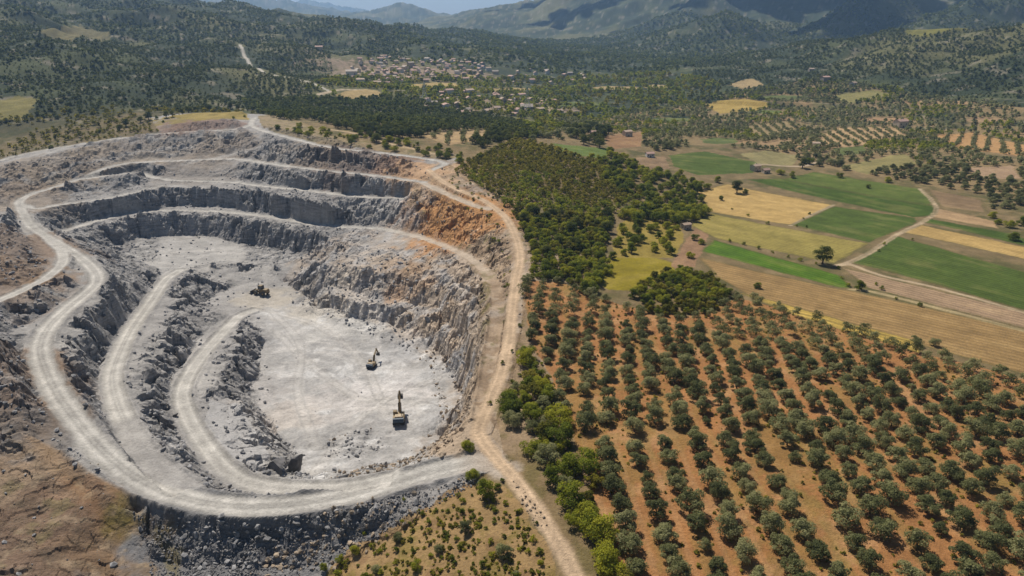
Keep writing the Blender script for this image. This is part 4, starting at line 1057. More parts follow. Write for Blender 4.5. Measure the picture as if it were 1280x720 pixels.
# ------------------------------------------------------------------ single trees about the fields
SINGLE = [(1028,330,1.0,'big','large round dark tree at the corner of the bright green field'),
 (1075,362,.72,'oak','lone dark tree on the bare strip where the farm lanes fork'),
 (921,241,.98,'big','tall double-crowned dark tree at the head of the tan field'),
 (932,242,.6,'oak','small dark tree just right of the tall double-crowned tree'),
 (901,250,.55,'oak','small round tree standing alone on the upper tan field'),
 (1143,430,.68,'olive','lone olive tree on the yellow stubble above the grove'),
 (1167,432,.6,'olive','olive tree at the end of the yellow stubble wedge'),
 (897,228,.8,'oak','dark tree at the head of the tan field beside the wood edge'),(884,236,.8,'oak','dark tree closing the upper left corner of the tan field'),
 (1266,300,.85,'oak','dark tree on the right edge below the tan strip'),(1277,282,.95,'oak','dark tree by the ploughed strip at the far right'),(1262,284,.8,'oak','leaning dark tree among the strips at the far right'),
 (1240,272,.7,'oak','small dark tree beside the brown ploughed strip'),(1247,280,.6,'oak','small bushy tree at the end of the orange strip'),
 (1003,210,.9,'big','dark tree by the stone farm buildings'),(990,222,.8,'oak','dark tree right of the stone farm buildings'),(975,218,.8,'oak','dark tree among the stone farm buildings'),(1012,205,.9,'oak','dark tree at the bend of the pale lane'),(1050,222,.7,'oak','dark tree above the upper green field'),(1110,228,.75,'oak','dark tree on the far corner of the upper green field'),(1085,235,.5,'oak','small dark tree standing inside the upper green field'),
 (855,345,.7,'oak','dark tree between the brown yard and the copse'),(862,322,.6,'oak','small dark tree beside the brown yard'),(868,300,.6,'oak','small tree at the top of the brown yard'),(877,305,.55,'oak','small tree at the left tip of the bright green field'),
 (947,360,.5,'oak','small round bush on the tan strip right of the copse')]
for px, py, s, k, lab in SINGLE:
    g = ground([px], [py])[0]
    plant({'big': 'broadleaf_tree', 'oak': 'broadleaf_tree', 'olive': 'olive_tree'}[k], {'big': P_BIG, 'oak': P_OAK, 'olive': P_OLIVE}[k], (g[0], g[1], g[2] - .2), s, lab, 'tree')
BUSHES = [(996,283),(1008,284),(935,270),(960,280),(1105,306),(1098,314),(1052,348),(1060,358),(965,316),(985,322),(1000,326),(930,306),(948,311),(1095,356),(1102,362),(1012,268),(1004,274),(1120,374),(1150,383),(915,262),(1140,300),(1048,336),(912,302),(1020,330)]
for px, py in BUSHES:
    g = ground([px], [py])[0]
    plant('hedge_bush', P_BUSH, (g[0], g[1], g[2] - .1), RNG.uniform(.6, 1.05), 'small dark bush on the boundary between two crop fields', 'bush', 'bushes on the field boundaries')
def region_trees(poly, sp, name, protos, s0, s1, label, cat, group, keep=1.0, avoid=True):
    p = fill_px(poly, sp); p = p[RNG.random(len(p)) < keep]
    if avoid:
        for f in FIELDW[:24]: p = p[~in_poly(p[:, 0], p[:, 1], f)]
    for q_ in p: plant(name, protos, (*q_, zat(*q_)[0] - .2), RNG.uniform(s0, s1), label, cat, group)
    return len(p)
print('belt', region_trees([(735,200),(765,190),(800,212),(850,218),(888,240),(882,262),(850,262),(800,256),(770,245)], 6.6, 'broadleaf_tree', P_OAK, .75, 1.15, 'dark tree in the belt between the wooded rise and the tan field', 'tree', 'trees of the belt above the golden orchard', .8))
print('belt2', region_trees([(775,275),(800,258),(850,262),(882,258),(884,275),(860,284),(820,278),(790,283)], 5.6, 'broadleaf_tree', P_OAK, .8, 1.15, 'dark tree in the clump at the head of the golden orchard', 'tree', 'trees clumped at the head of the golden orchard', .9))
print('gold', region_trees([(767,322),(772,284),(800,280),(850,284),(853,300),(842,325)], 7.5, 'broadleaf_tree', P_OAK, .55, .85, 'round green tree on the yellow grass of the golden orchard', 'tree', 'trees of the golden orchard', .85, avoid=False))
print('edge', region_trees([(728,372),(745,335),(768,318),(760,345),(740,366)], 4.0, 'broadleaf_tree', P_OAK, .6, .9, 'dark tree along the shaded edge of the yellow meadow', 'tree', 'trees along the yellow meadow', 1, avoid=False))
region_trees([(640,182),(690,170),(705,160),(690,150),(655,160)], 8.5, 'broadleaf_tree', P_OAK, .7, 1.0, 'dark tree in the wood between plateau and green meadow', 'tree', 'trees between plateau and meadow', .8)
region_trees([(700,165),(735,158),(782,176),(776,188),(730,182)], 9.5, 'broadleaf_tree', P_BIG, .7, 1.0, 'dark tree in the wood beside the small green meadow', 'tree', 'trees beside the small green meadow', .75)

# shrubs on the dry slope and the quarry rims
SHRUBS = [(608,620,1.25,'oak','bright green shrub above its dark shadow on the dry slope'),(622,612,.5,'oak',''),(582,664,.95,'olive',''),(632,695,1.0,'olive',''),(548,690,.6,'olive',''),(497,676,.75,'olive',''),(590,598,.8,'oak','dark shrub beside the bend of the haul road'),(585,562,.85,'oak','dark shrub on the rim just above the haul road junction'),(475,690,.5,'bush',''),(520,712,.6,'oak',''),(444,690,.55,'oak',''),(425,702,.5,'oak',''),(470,715,.6,'olive',''),(535,650,.4,'bush',''),(512,655,.4,'bush',''),(560,640,.45,'bush',''),(650,640,.5,'bush',''),(640,660,.4,'bush',''),(660,690,.5,'bush',''),(676,706,.6,'bush',''),(405,712,.5,'oak',''),(455,668,.4,'bush',''),(600,650,.4,'bush',''),(568,705,.5,'bush',''),(618,650,.4,'bush',''),(670,655,.45,'bush',''),(645,720,.5,'olive',''),(505,625,.35,'bush',''),(628,602,.5,'bush','')]
for px, py, s, k, lab in SHRUBS:
    g = ground([px], [py])[0]
    plant('shrub', {'oak': P_OAK, 'olive': P_OLIVE, 'bush': P_BUSH}[k], (g[0], g[1], g[2] - .1), s * (.62 if k != 'bush' else 1.2), lab or 'small shrub on the ochre slope between quarry road and dirt track', 'shrub', None if lab else 'shrubs of the dry slope')
rp = jitter_fill(gpoly([(430,690),(520,640),(600,606),(650,640),(690,715),(700,760),(380,760)]), 3.2)
rp = rp[off_road(rp, 2)]
RNG.shuffle(rp)
for p in rp[:150]:
    plant('low_bush', P_BUSH, (*p, zat(*p)[0] - .1), RNG.uniform(.32, .8), 'low dry bush dotted over the ochre slope', 'bush', 'low bushes of the ochre slope')
for px, py in [(612,505),(640,478),(650,470),(572,236),(590,243),(602,262),(612,270),(622,282),(618,300),(598,248),(585,262),(640,440),(628,455)]:
    g = ground([px], [py])[0]
    plant('low_bush', P_BUSH, (g[0], g[1], g[2] - .1), RNG.uniform(.6, 1.0), 'low green bush on the earthy eastern quarry rim', 'bush', 'low bushes of the quarry rim')
for px, py, s in [(118,170,.6),(125,166,.7),(150,163,.8),(158,158,.9),(176,153,.8),(186,150,1.0),(196,149,.7),(208,147,.9),(216,146,.8),(236,141,1.0),(244,140,.8),(262,138,.9),(274,137,.7),(288,136,1.0),(298,137,.9),(168,162,.5),(204,153,.5),(65,185,.6),(62,186,.5),(306,146,.5),(292,148,.5),(228,143,.8),(254,139,.9)]:
    g = ground([px], [py])[0]
    plant('rim_tree', P_BIG if s > .75 else P_OAK, (g[0], g[1], g[2] - .2), s * .78, 'dark tree on the grassy hilltop behind the top quarry bench', 'tree', 'trees of the hilltop behind the quarry')
rp = fill_px([(340,160),(380,158),(430,168),(500,178),(560,182),(600,200),(570,205),(520,192),(460,186),(400,176)], 7.5)
for p in rp[RNG.random(len(rp)) < .62]:
    plant('rim_tree', P_OAK, (*p, zat(*p)[0] - .2), RNG.uniform(.4, .95), 'dark tree on the pale ground along the far right quarry rim', 'tree', 'trees along the far right rim')

ep = jitter_fill(W3([(540,225,11),(575,215,12),(650,262,7),(662,330,4),(648,420,1.5),(622,520,0),(606,520,0),(618,420,0),(630,330,3),(600,262,7)])[:, :2], 3.6, jit=.48); ep = ep[off_road(ep, 1.0)]
for p_ in ep[RNG.random(len(ep)) < .38]:
    plant('low_bush', P_BUSH, (*p_, zat(*p_)[0] - .1), RNG.uniform(.35, .9), 'low green bush on the earthy eastern quarry rim', 'bush', 'low bushes of the quarry rim')
# ------------------------------------------------------------------ far woods, orchards and scrub: uncountable masses
def clear_fields(p, keepers=()):
    for n, f in enumerate(FIELDW):
        lo, hi = f.min(0), f.max(0)
        if (p[:, 0].max() < lo[0]) or (p[:, 1].max() < lo[1]): continue
        p = p[~in_poly(p[:, 0], p[:, 1], f)]
    return p
PLAT = gpoly([(300,126),(420,124),(500,122),(560,134),(640,150),(672,170),(640,178),(600,186),(560,176),(520,172),(470,178),(440,164),(380,156),(345,148)])
pp = clear_fields(jitter_fill(PLAT, 6.2, jit=.45)); pp = pp[fbm(pp[:, 0], pp[:, 1], 60, 3, 300) > -.28]
pp = pp[np.argsort(pp[:, 1])]; print('plateau', len(pp))
for p in pp[:150]:
    plant('pine_tree', P_BIG, (*p, zat(*p)[0] - .2), RNG.uniform(.5, .85), 'dark pine at the near edge of the plateau wood', 'pine tree', 'pines at the near edge of the plateau wood')
add_stuff('pine', pp[150:], 4.5, 7.5)
LANEW = [(w, gpoly(pts)) for pts, w, col in LANES]
def off_lanes(p):
    d = np.full(len(p), 99.0)
    for w, P in LANEW: d = np.minimum(d, poly_dist(p[:, 0], p[:, 1], P)[0] - w)
    return p[d > 3.5]
def scatter_far(poly_world, sp, key, w0, w1, dens=None, thr=-.2, sc=90, seed=310, half=None):
    p = jitter_fill(poly_world, sp, jit=.48)
    p = p[in_view(p, 20, 280)]
    p = clear_fields(p); p = off_lanes(p)
    if dens is not None: p = p[fbm(p[:, 0], p[:, 1], sc, 4, seed) > thr]
    add_stuff(key, p, w0, w1); print(key, len(p))
def sector(d0, d1, a0, a1):
    a = np.radians(np.linspace(a0, a1, 12))
    return np.vstack([np.stack([d0 * np.sin(a), d0 * np.cos(a)], 1), np.stack([d1 * np.sin(a), d1 * np.cos(a)], 1)[::-1]])
# valley floor on the right: orchards
VALR = gpoly([(660,178),(700,150),(780,140),(900,118),(1010,98),(1100,106),(1290,134),(1330,150),(1330,262),(1240,262),(1230,245),(1160,232),(1100,222),(1010,205),(940,186),(880,182),(820,190),(760,165),(700,176)])
pv = clear_fields(jitter_fill(VALR, 7.6, jit=.40)); pv = pv[in_view(pv, 3, 280)]
k = fbm(pv[:, 0], pv[:, 1], 70, 3, 320); pv = pv[k > -.30]; k = k[k > -.30]
o_ = np.argsort(np.hypot(pv[:, 0], pv[:, 1])); pv, k = pv[o_], k[o_]; print('valley', len(pv))
for p in pv[:190]:
    plant('orchard_tree', P_OLIVE, (*p, zat(*p)[0] - .2), RNG.uniform(.7, 1.1), 'small olive tree in the scattered orchards beyond the crop fields', 'olive tree', 'olive trees beyond the crop fields')
add_stuff('olive', pv[190:][k[190:] < .12], 4.2, 6.6); add_stuff('oak', pv[190:][k[190:] >= .12], 4.0, 6.5)
for n, f in enumerate(FIELDS):
    if f[3] == 'orchard_ground':
        g = ground([f[2][0], f[2][2]], [f[2][1], f[2][3]]); an = math.atan2(g[1, 1] - g[0, 1], g[1, 0] - g[0, 0])
        P = FIELDW[n]; ctr = P.mean(0); kk = np.arange(-300, 300, 1.0)
        a, b = np.meshgrid(np.arange(-280, 280, 13.0 if f[2][0] > 1100 else 10.5), np.arange(-280, 280, 5.0))
        X_ = ctr[0] + a.ravel() + b.ravel() * ctr[0] / ctr[1] * (1.0 if f[2][0] > 1100 else .55) + RNG.normal(size=a.size) * .8; Y_ = ctr[1] + b.ravel() + RNG.normal(size=a.size) * .9
        ii = in_poly(X_, Y_, P); add_stuff('olive', np.stack([X_, Y_], 1)[ii], 3.4, 4.5)
# valley towards the village
VALM = gpoly([(380,112),(430,96),(600,98),(800,92),(900,100),(900,120),(780,142),(700,152),(672,170),(640,150),(560,132),(500,121),(420,121)])
scatter_far(VALM, 10.5, 'oak', 5, 9, True, -.12, 80, 330)
scatter_far(VALM, 16, 'scrub', 5, 9, True, -.3, 80, 331)
# hillsides
scatter_far(sector(700, 1250, -42, -14), 6.4, 'maquis', 2.6, 5.6, True, -.12, 60, 341)
scatter_far(sector(1250, 2300, -42, -8), 9.5, 'maquis', 4, 7.6, True, -.14, 90, 342)
scatter_far(sector(1300, 1620, -8, 14), 14, 'pine', 6, 11, True, -.1, 120, 343)
scatter_far(sector(1000, 1600, 14, 42), 8, 'maquis', 3.2, 6.4, True, -.12, 60, 344)
scatter_far(sector(1600, 2800, -9, 42), 13.5, 'pine', 6, 11, True, -.25, 120, 345)
scatter_far(sector(720, 1250, -42, -14), 6.5, 'maquis', 1.0, 2.6)
scatter_far(sector(1250, 2000, -42, -10), 12, 'maquis', 1.8, 4.0)
scatter_far(sector(1000, 1550, 14, 42), 9, 'maquis', 1.2, 3.0)
ps = jitter_fill(sector(540, 720, -44, -20), 7.5, jit=.48); ps = ps[~in_poly(ps[:, 0], ps[:, 1], QW)]; ps = ps[fbm(ps[:, 0], ps[:, 1], 40, 3, 346) > -.15]; add_stuff('scrub', ps, 2.5, 5.5)
ps = jitter_fill(W3([(-60,212,5),(0,199,8),(60,185,11),(110,177,14),(150,171.5,16),(200,165,18.5),(180,150,21),(110,168,15),(0,192,9),(-60,205,6)])[:, :2], 3.6, jit=.48); add_stuff('scrub', ps[RNG.random(len(ps)) < .6], 1.4, 3.4)
ps = jitter_fill(gpoly([(436,101),(446,84),(480,74),(530,76),(590,82),(606,98),(570,103),(500,106),(460,108)]), 20, jit=.48); add_stuff('oak', ps[RNG.random(len(ps)) < .8], 5, 9)
ps = jitter_fill(gpoly([(552,140),(560,128),(640,122),(692,130),(704,142),(640,146)]), 17, jit=.48); add_stuff('oak', ps[RNG.random(len(ps)) < .6], 5, 8)
# undergrowth of the wooded rise and the grove margins
scatter = jitter_fill(gpoly([(655,340),(664,430),(700,480),(735,570),(760,640),(740,660),(690,580),(640,520),(630,500),(655,440),(650,400)]), 3.4)
scatter = scatter[off_road(scatter, 2)]
for p in scatter[RNG.random(len(scatter)) < .32]:
    plant('low_bush', P_BUSH, (*p, zat(*p)[0] - .1), RNG.uniform(.4, .95), 'low bush on the bare strip between dirt track and olive grove', 'bush', 'low bushes beside the grove')
wp = jitter_fill(GROVE, 3.2); wp = wp[in_view(wp)]
wp = wp[(fbm(wp[:, 0], wp[:, 1], 16, 3, 350) > .0)]
add_stuff('weed', wp, .5, 1.3)
wp = jitter_fill(gpoly([(430,690),(520,640),(600,606),(650,640),(690,715),(700,760),(380,760)]), 1.3); wp = wp[off_road(wp, 1) & (fbm(wp[:, 0], wp[:, 1], 6, 3, 351) > 0.0)]
add_stuff('weed', wp, .4, 1.3)

STUFFNAME = {'scrub': ('scrub', M_FOR_S), 'oak': ('woodland', M_OAK_S), 'maquis': ('maquis', M_MAQ_S), 'olive': ('orchard_cover', M_OLIVE_S), 'pine': ('pine_forest', M_DARK_S), 'weed': ('undergrowth', M_FOR_S)}
for key, lst in STUFF.items():
    A = np.vstack(lst); d = np.hypot(A[:, 0], A[:, 1])
    VV, TT = [], []
    for lo, hi, cards in ((0, 300, 900), (300, 480, 170), (480, 800, 80), (800, 1250, 34), (1250, 9999, 16)):
        B = A[(d >= lo) & (d < hi)]
        if key == 'weed': cards = 26
        if len(B) == 0: continue
        rng = np.random.default_rng(900 + cards)
        pk = rng.integers(0, 6 if cards < 500 else 12, len(B))
        for k_ in range(6 if cards < 500 else 12):
            Bk = B[pk == k_]
            if len(Bk) == 0: continue
            V, F_, t = crown_cards(cards, lobes_round(rng, 1.0, .8, 5, .12), .98 / math.sqrt(cards) * (1.0 if cards > 100 else 1.1), rng, .85, .5)
            an = rng.random(len(Bk)) * 6.28; c, s_ = np.cos(an), np.sin(an); w = Bk[:, 3]
            X_ = (V[None, :, 0] * c[:, None] - V[None, :, 1] * s_[:, None]) * w[:, None] + Bk[:, 0:1]
            Y_ = (V[None, :, 0] * s_[:, None] + V[None, :, 1] * c[:, None]) * w[:, None] + Bk[:, 1:2]
            Z_ = V[None, :, 2] * (w * rng.uniform(.8, 1.2, len(Bk)))[:, None] + Bk[:, 2:3] - .2
            VV.append(np.stack([X_, Y_, Z_], -1).reshape(-1, 3)); TT.append((t[None, :] + rng.normal(size=len(Bk))[:, None] * .16).ravel())
    V = np.vstack(VV); nm, mt = STUFFNAME[key]
    me = mesh_from(nm, V, np.arange(len(V)).reshape(-1, 4), mt); set_tint(me, np.concatenate(TT))
    tag(link(nm, me), kind='stuff'); print(nm, len(V) // 4)

# ------------------------------------------------------------------ rocks
import bmesh
_b = bmesh.new(); bmesh.ops.create_icosphere(_b, subdivisions=1, radius=1.0)
ICO_V = np.array([v.co[:] for v in _b.verts]); ICO_F = np.array([[v.index for v in f.verts] for f in _b.faces]); _b.free()
_b = bmesh.new(); bmesh.ops.create_icosphere(_b, subdivisions=2, radius=1.0)
ICO2_V = np.array([v.co[:] for v in _b.verts]); ICO2_F = np.array([[v.index for v in f.verts] for f in _b.faces]); _b.free()
def rock_shape(rng, V0, cuts=11):
    V = V0.copy()
    for _ in range(cuts):                                    # flatten against random planes: angular blocks
        n_ = rng.normal(size=3); n_ /= np.linalg.norm(n_); d = rng.uniform(.36, .72)
        h = V @ n_ - d; V = V - np.where(h > 0, h, 0)[:, None] * n_[None]
    return V * rng.uniform(.6, 1.0, 3)
def rubble(name, pts, s0, s1, mat, seed, pw=2.5):
    rng = np.random.default_rng(seed); VV, FF, off = [], [], 0
    zz = zat(pts[:, 0], pts[:, 1]); pk = rng.integers(0, 8, len(pts))
    for k_ in range(8):
        P = pts[pk == k_]; Z_ = zz[pk == k_]
        if len(P) == 0: continue
        V = rock_shape(rng, ICO_V)
        s = (s0 + (s1 - s0) * rng.random(len(P)) ** pw)
        an = rng.random(len(P)) * 6.28; c, si = np.cos(an), np.sin(an)
        tl = rng.normal(size=len(P)) * .5
        X0 = V[None, :, 0] * np.cos(tl)[:, None] - V[None, :, 2] * np.sin(tl)[:, None]; Z0 = V[None, :, 0] * np.sin(tl)[:, None] + V[None, :, 2] * np.cos(tl)[:, None]; Y0 = np.repeat(V[None, :, 1], len(P), 0)
        W = np.stack([(X0 * c[:, None] - Y0 * si[:, None]) * s[:, None] + P[:, :1], (X0 * si[:, None] + Y0 * c[:, None]) * s[:, None] + P[:, 1:2], Z0 * s[:, None] + Z_[:, None] + s[:, None] * .15], -1)
        VV.append(W.reshape(-1, 3)); FF.append((ICO_F[None] + (np.arange(len(P)) * len(V))[:, None, None]).reshape(-1, 3) + off); off += len(P) * len(V)
    me = mesh_from(name, np.vstack(VV), np.vstack(FF), mat); tag(link(name, me), kind='stuff')
SPOIL = gpoly([(165,640),(240,652),(330,658),(430,638),(520,612),(585,598),(600,602),(560,625),(500,655),(450,682),(400,712),(370,740),(190,740),(185,690)])
sp_ = jitter_fill(SPOIL, .45, jit=.5); sp_ = sp_[off_road(sp_, .8)]
sp_ = sp_[RNG.random(len(sp_)) < .95 * smooth(-.6, .15, fbm(sp_[:, 0], sp_[:, 1], 9, 3, 400))]
print('spoil', len(sp_)); rubble('spoil_rubble', sp_, .12, .62, M_ROCKS, 41, 2.0)
rs = RNG.random(len(x)); kq = np.where((rockmask > .35) & (rs < .06) & (droad > 1))[0]
toe = np.where(Qm & (rockmask < .35) & (droad > 1.2) & (fm < .4) & (rs < .02))[0]
red = C[:, 0] - C[:, 2] > .07
toe = toe[~(red[toe] & (x[toe] < -60))]; kq = kq[~((westm[kq] > .3) & (RNG.random(len(kq)) < .95))]; toe = toe[westm[toe] < .3]
kk = np.concatenate([kq, toe]); print('wall rocks', len(kk))
pk_ = np.stack([x[kk], y[kk]], 1) + RNG.normal(size=(len(kk), 2)) * .5
east = (fbm(pk_[:, 0], pk_[:, 1], 30, 2, 410) + (pk_[:, 0] + 45) / 40) > 0
rubble('quarry_rubble', pk_[~east], .18, 1.35, M_ROCK, 42, 2.8); rubble('earthy_rubble', pk_[east], .18, 1.2, M_ROCKB, 43, 2.8)
fl = np.where((fm > .3) & (rs < .004) & (fbm(x, y, 14, 3, 420) > .1))[0]; rubble('floor_rubble', np.stack([x[fl], y[fl]], 1), .12, .6, M_ROCK, 44, 3)
bl = jitter_fill(gpoly([(0,560),(90,545),(160,620),(190,700),(200,760),(-20,760)]), 1.6, jit=.5); bl = bl[RNG.random(len(bl)) < .22]; rubble('slope_rubble', bl, .1, .42, M_ROCKB, 45, 3)
tk_ = jitter_fill(gpoly([(640,600),(655,612),(690,660),(672,660),(650,630)]), .9, jit=.5); rubble('track_rubble', tk_, .15, .6, M_ROCKB, 46, 2)

ROCKP = []
for k_ in range(7):
    rng = np.random.default_rng(700 + k_); ROCKP.append(mesh_from('boulder', rock_shape(rng, ICO2_V, 9), ICO2_F, M_ROCK))
def boulder(px, py, s, lab, group, mat=None, sc=(1, 1, .8)):
    g = ground([px], [py])[0]
    o = bpy.data.objects.new('boulder', ROCKP[random.randrange(7)]); COL.objects.link(o)
    o.location = (g[0], g[1], g[2] + s * .2); o.scale = (s * sc[0], s * sc[1], s * sc[2]); o.rotation_euler = (random.uniform(-.4, .4), random.uniform(-.4, .4), random.random() * 6.28)
    if mat: o.data = o.data.copy(); o.data.materials[0] = mat
    tag(o, lab, 'boulder', group); return o
for px, py in [(345,650),(372,655),(398,648),(352,662),(268,668),(300,680),(322,672),(420,640),(432,652),(448,640),(470,634),(482,640),(495,630),(250,690),(285,702),(505,640),(520,628),(230,672),(385,672),(410,660),(335,690),(310,660)]:
    boulder(px, py, random.uniform(.6, 1.2), 'angular grey boulder on the spoil slope below the haul road', 'boulders of the spoil slope')
for px, py in [(110,385),(135,372),(95,400),(118,410),(85,430),(105,445),(130,395),(78,445),(98,470)]:
    boulder(px, py, random.uniform(1.0, 2.0), 'dark angular block on the bank between the two western roads', 'blocks of the outer western bank', M_ROCKD)
for px, py in [(240,350),(262,345),(248,362),(228,400),(210,440),(235,420),(220,520),(205,505),(250,390)]:
    boulder(px, py, random.uniform(1.0, 2.1), 'dark angular block on the bank above the inner ramp', 'blocks of the inner western bank', M_ROCKD)
for px, py in [(300,415),(312,430),(305,450),(290,470),(318,412)]:
    boulder(px, py, random.uniform(1.0, 1.9), 'dark block on the crest beside the white quarry floor', 'blocks beside the quarry floor', M_ROCKD)
rng = np.random.default_rng(77); VV, FF, o_ = [], [], 0
for dx, dy, dz, s in ((0, 0, 0, 1.0), (.75, .1, -.25, .6), (-.6, .25, -.3, .62), (.2, -.6, -.45, .5), (-.3, -.55, -.5, .42)):
    V = rock_shape(rng, ICO2_V, 14) * np.array((.75, .75, 1.25)) ; V[:, 0] += V[:, 2] * .25
    VV.append(V * s + np.array((dx, dy, dz)) * .9); FF.append(ICO2_F + o_); o_ += len(V)
g = ground([345], [588])[0]
o = link('rock_outcrop', mesh_from('rock_outcrop', np.vstack(VV), np.vstack(FF), M_ROCKD)); o.location = (g[0], g[1], g[2] + .8); o.scale = (8.4, 8.4, 7.0); o.rotation_euler = (0, 0, .6)
tag(o, 'huge jagged dark rock standing at the lip beside the inner ramp', 'rock')
for px, py in [(455,338),(480,345),(520,352),(545,366),(500,330),(430,332),(560,380),(470,372),(510,395),(535,400),(575,420),(420,350),(580,455),(565,470),(590,470)]:
    boulder(px, py, random.uniform(1.0, 2.0), 'pale broken block on the stepped eastern quarry wall', 'blocks of the eastern wall')

# ------------------------------------------------------------------ machines on the quarry floor
def excavator(px, py, head, s, boom_up, label):
    g = ground([px], [py])[0]
    root = empty('excavator', (g[0], g[1], g[2]), head, s)       # forward is +Y
    tag(root, label, 'excavator', None)
    for sx in (-1, 1):
        prof = [(-1.9, .12), (-2.25, .5), (-1.95, .95), (1.95, .95), (2.25, .5), (1.9, .12)]
        MB().prism(prof, sx * 1.25 - .32, sx * 1.25 + .32).build('track', M_STEEL, root, .05)
    u = MB(); u.box((0, 0, .7), (1.9, 1.6, .5)); u.tube([(0, 0, .8), (0, 0, 1.15)], [.75, .75], 14); u.build('undercarriage', M_STEEL, root)
    hs = MB(); hs.box((0, -.35, 1.75), (2.9, 3.3, 1.0)); hb = hs.build('house', M_YEL, root, .08)
    MB().prism([(-2.0, 1.2), (-2.75, 1.35), (-2.85, 1.9), (-2.6, 2.35), (-2.0, 2.4)], -1.4, 1.4).build('counterweight', M_BLUE, root, .06)
    MB().box((.15, -1.25, 2.45), (2.3, 1.5, .42), taper=(.9, .9)).build('engine_hood', M_TAN, root, .05)
    c = MB().prism([(.0, 2.2), (-.05, 3.1), (.95, 3.1), (1.35, 2.5), (1.35, 1.4), (.0, 1.4)], -1.42, -.42).build('cab', M_YEL, root, .05)
    MB().prism([(.12, 2.25), (.1, 2.98), (.9, 2.98), (1.24, 2.48), (1.24, 1.75), (.12, 1.75)], -1.435, -.405).build('cab_window', M_GLASS, c)
    ex_ = MB(); ex_.tube([(.9, -1.5, 2.5), (.9, -1.5, 3.1)], [.09, .09], 8); ex_.build('exhaust', M_STEEL, root)
    a1, L1 = math.radians(boom_up), 5.6
    p0 = (.25, 1.0, 1.9); k1 = (p0[1] + L1 * .5 * math.cos(a1 + .22), p0[2] + L1 * .5 * math.sin(a1 + .22)); p1 = (p0[1] + L1 * math.cos(a1), p0[2] + L1 * math.sin(a1))
    def bar(pts, w, nm, mat, par=root):
        mb = MB()
        for (y0, z0, h0), (y1, z1, h1) in zip(pts[:-1], pts[1:]):
            L = math.hypot(y1 - y0, z1 - z0); nx, nz = -(z1 - z0) / L, (y1 - y0) / L
            b0 = len(mb.v)
            for (yy, zz_, h) in ((y0, z0, h0), (y1, z1, h1)):
                for sx, sh in ((-1, -1), (1, -1), (1, 1), (-1, 1)): mb.v.append((.25 + sx * w / 2, yy + nx * sh * h / 2, zz_ + nz * sh * h / 2))
            for q_ in ((0, 3, 2, 1), (4, 5, 6, 7), (0, 1, 5, 4), (1, 2, 6, 5), (2, 3, 7, 6), (3, 0, 4, 7)): mb.f.append([b0 + i for i in q_])
        return mb.build(nm, mat, par)
    bar([(p0[1], p0[2], .55), (k1[0], k1[1], .8), (p1[0], p1[1], .4)], .5, 'boom', M_YEL)
    a2 = a1 - math.radians(100); s0 = (p1[0] - .7 * math.cos(a2), p1[1] - .7 * math.sin(a2)); p2 = (p1[0] + 2.9 * math.cos(a2), p1[1] + 2.9 * math.sin(a2))
    bar([(s0[0], s0[1], .3), (p1[0], p1[1], .6), (p2[0], p2[1], .3)], .38, 'stick', M_YEL)
    for sx in (-.36, .36):
        MB().tube([(.25 + sx, p0[1] + .5, p0[2] - .2), (.25 + sx, k1[0], k1[1])], [.11, .08], 8).build('hydraulic_ram', M_STEEL, root)
    b = [(p2[0] + dx, p2[1] + dz) for dx, dz in ((.1, .25), (-.55, .0), (-.95, -.6), (-.5, -1.15), (.25, -1.0), (-.1, -.5))]
    MB().prism(b, -.45, .95).build('bucket', M_STEEL, root, .03)
    MB().prism([(-1.1, 2.4), (-1.1, 2.9), (.6, 2.9), (.6, 2.84), (-1.02, 2.84), (-1.02, 2.4)], 1.36, 1.40).build('handrail', M_YEL, root)
    return root
excavator(499, 527, math.radians(6), 1.25, 56, 'large yellow excavator with its boom raised on the near part of the quarry floor')
excavator(465, 459, math.radians(-12), .95, 44, 'dusty excavator with upright boom near the middle of the quarry floor')
def loader(px, py, head, s, label):
    g = ground([px], [py])[0]; root = empty('wheel_loader', g, head, s); tag(root, label, 'wheel loader')
    for sx in (-1, 1):
        for yy in (-1.5, 1.4):
            w = MB().tube([(sx * .85, yy, .75), (sx * 1.35, yy, .75)], [.75, .75], 18).build('wheel', M_STEEL, root, .05)
            MB().tube([(sx * 1.3, yy, .75), (sx * 1.38, yy, .75)], [.35, .33], 12).build('rim', M_YEL, w)
    MB().box((0, -1.6, 1.6), (1.7, 2.4, 1.1), taper=(.9, .9)).build('engine_hood', M_YEL, root, .06)
    MB().box((0, .9, 1.2), (1.3, 2.0, .7)).build('front_frame', M_YEL, root, .05)
    c = MB().box((0, -.1, 2.5), (1.5, 1.4, 1.5), taper=(.9, .9)).build('cab', M_YEL, root, .05)
    MB().box((0, -.1, 2.6), (1.53, 1.43, .9), taper=(.95, .95)).build('cab_window', M_GLASS, c)
    for sx in (-.45, .45): MB().tube([(sx, .9, 1.7), (sx, 2.2, 1.3), (sx, 3.1, .7)], [.14, .14, .12], 6).build('lift_arm', M_YEL, root)
    MB().prism([(3.0, .1), (4.2, .1), (4.2, .2), (3.3, .5), (3.3, 1.2), (3.0, 1.3)], -1.4, 1.4).build('bucket', M_STEEL, root)
    return root
loader(327, 368, math.radians(70), 1.5, 'dark dusty wheel loader at the foot of the eastern wall')

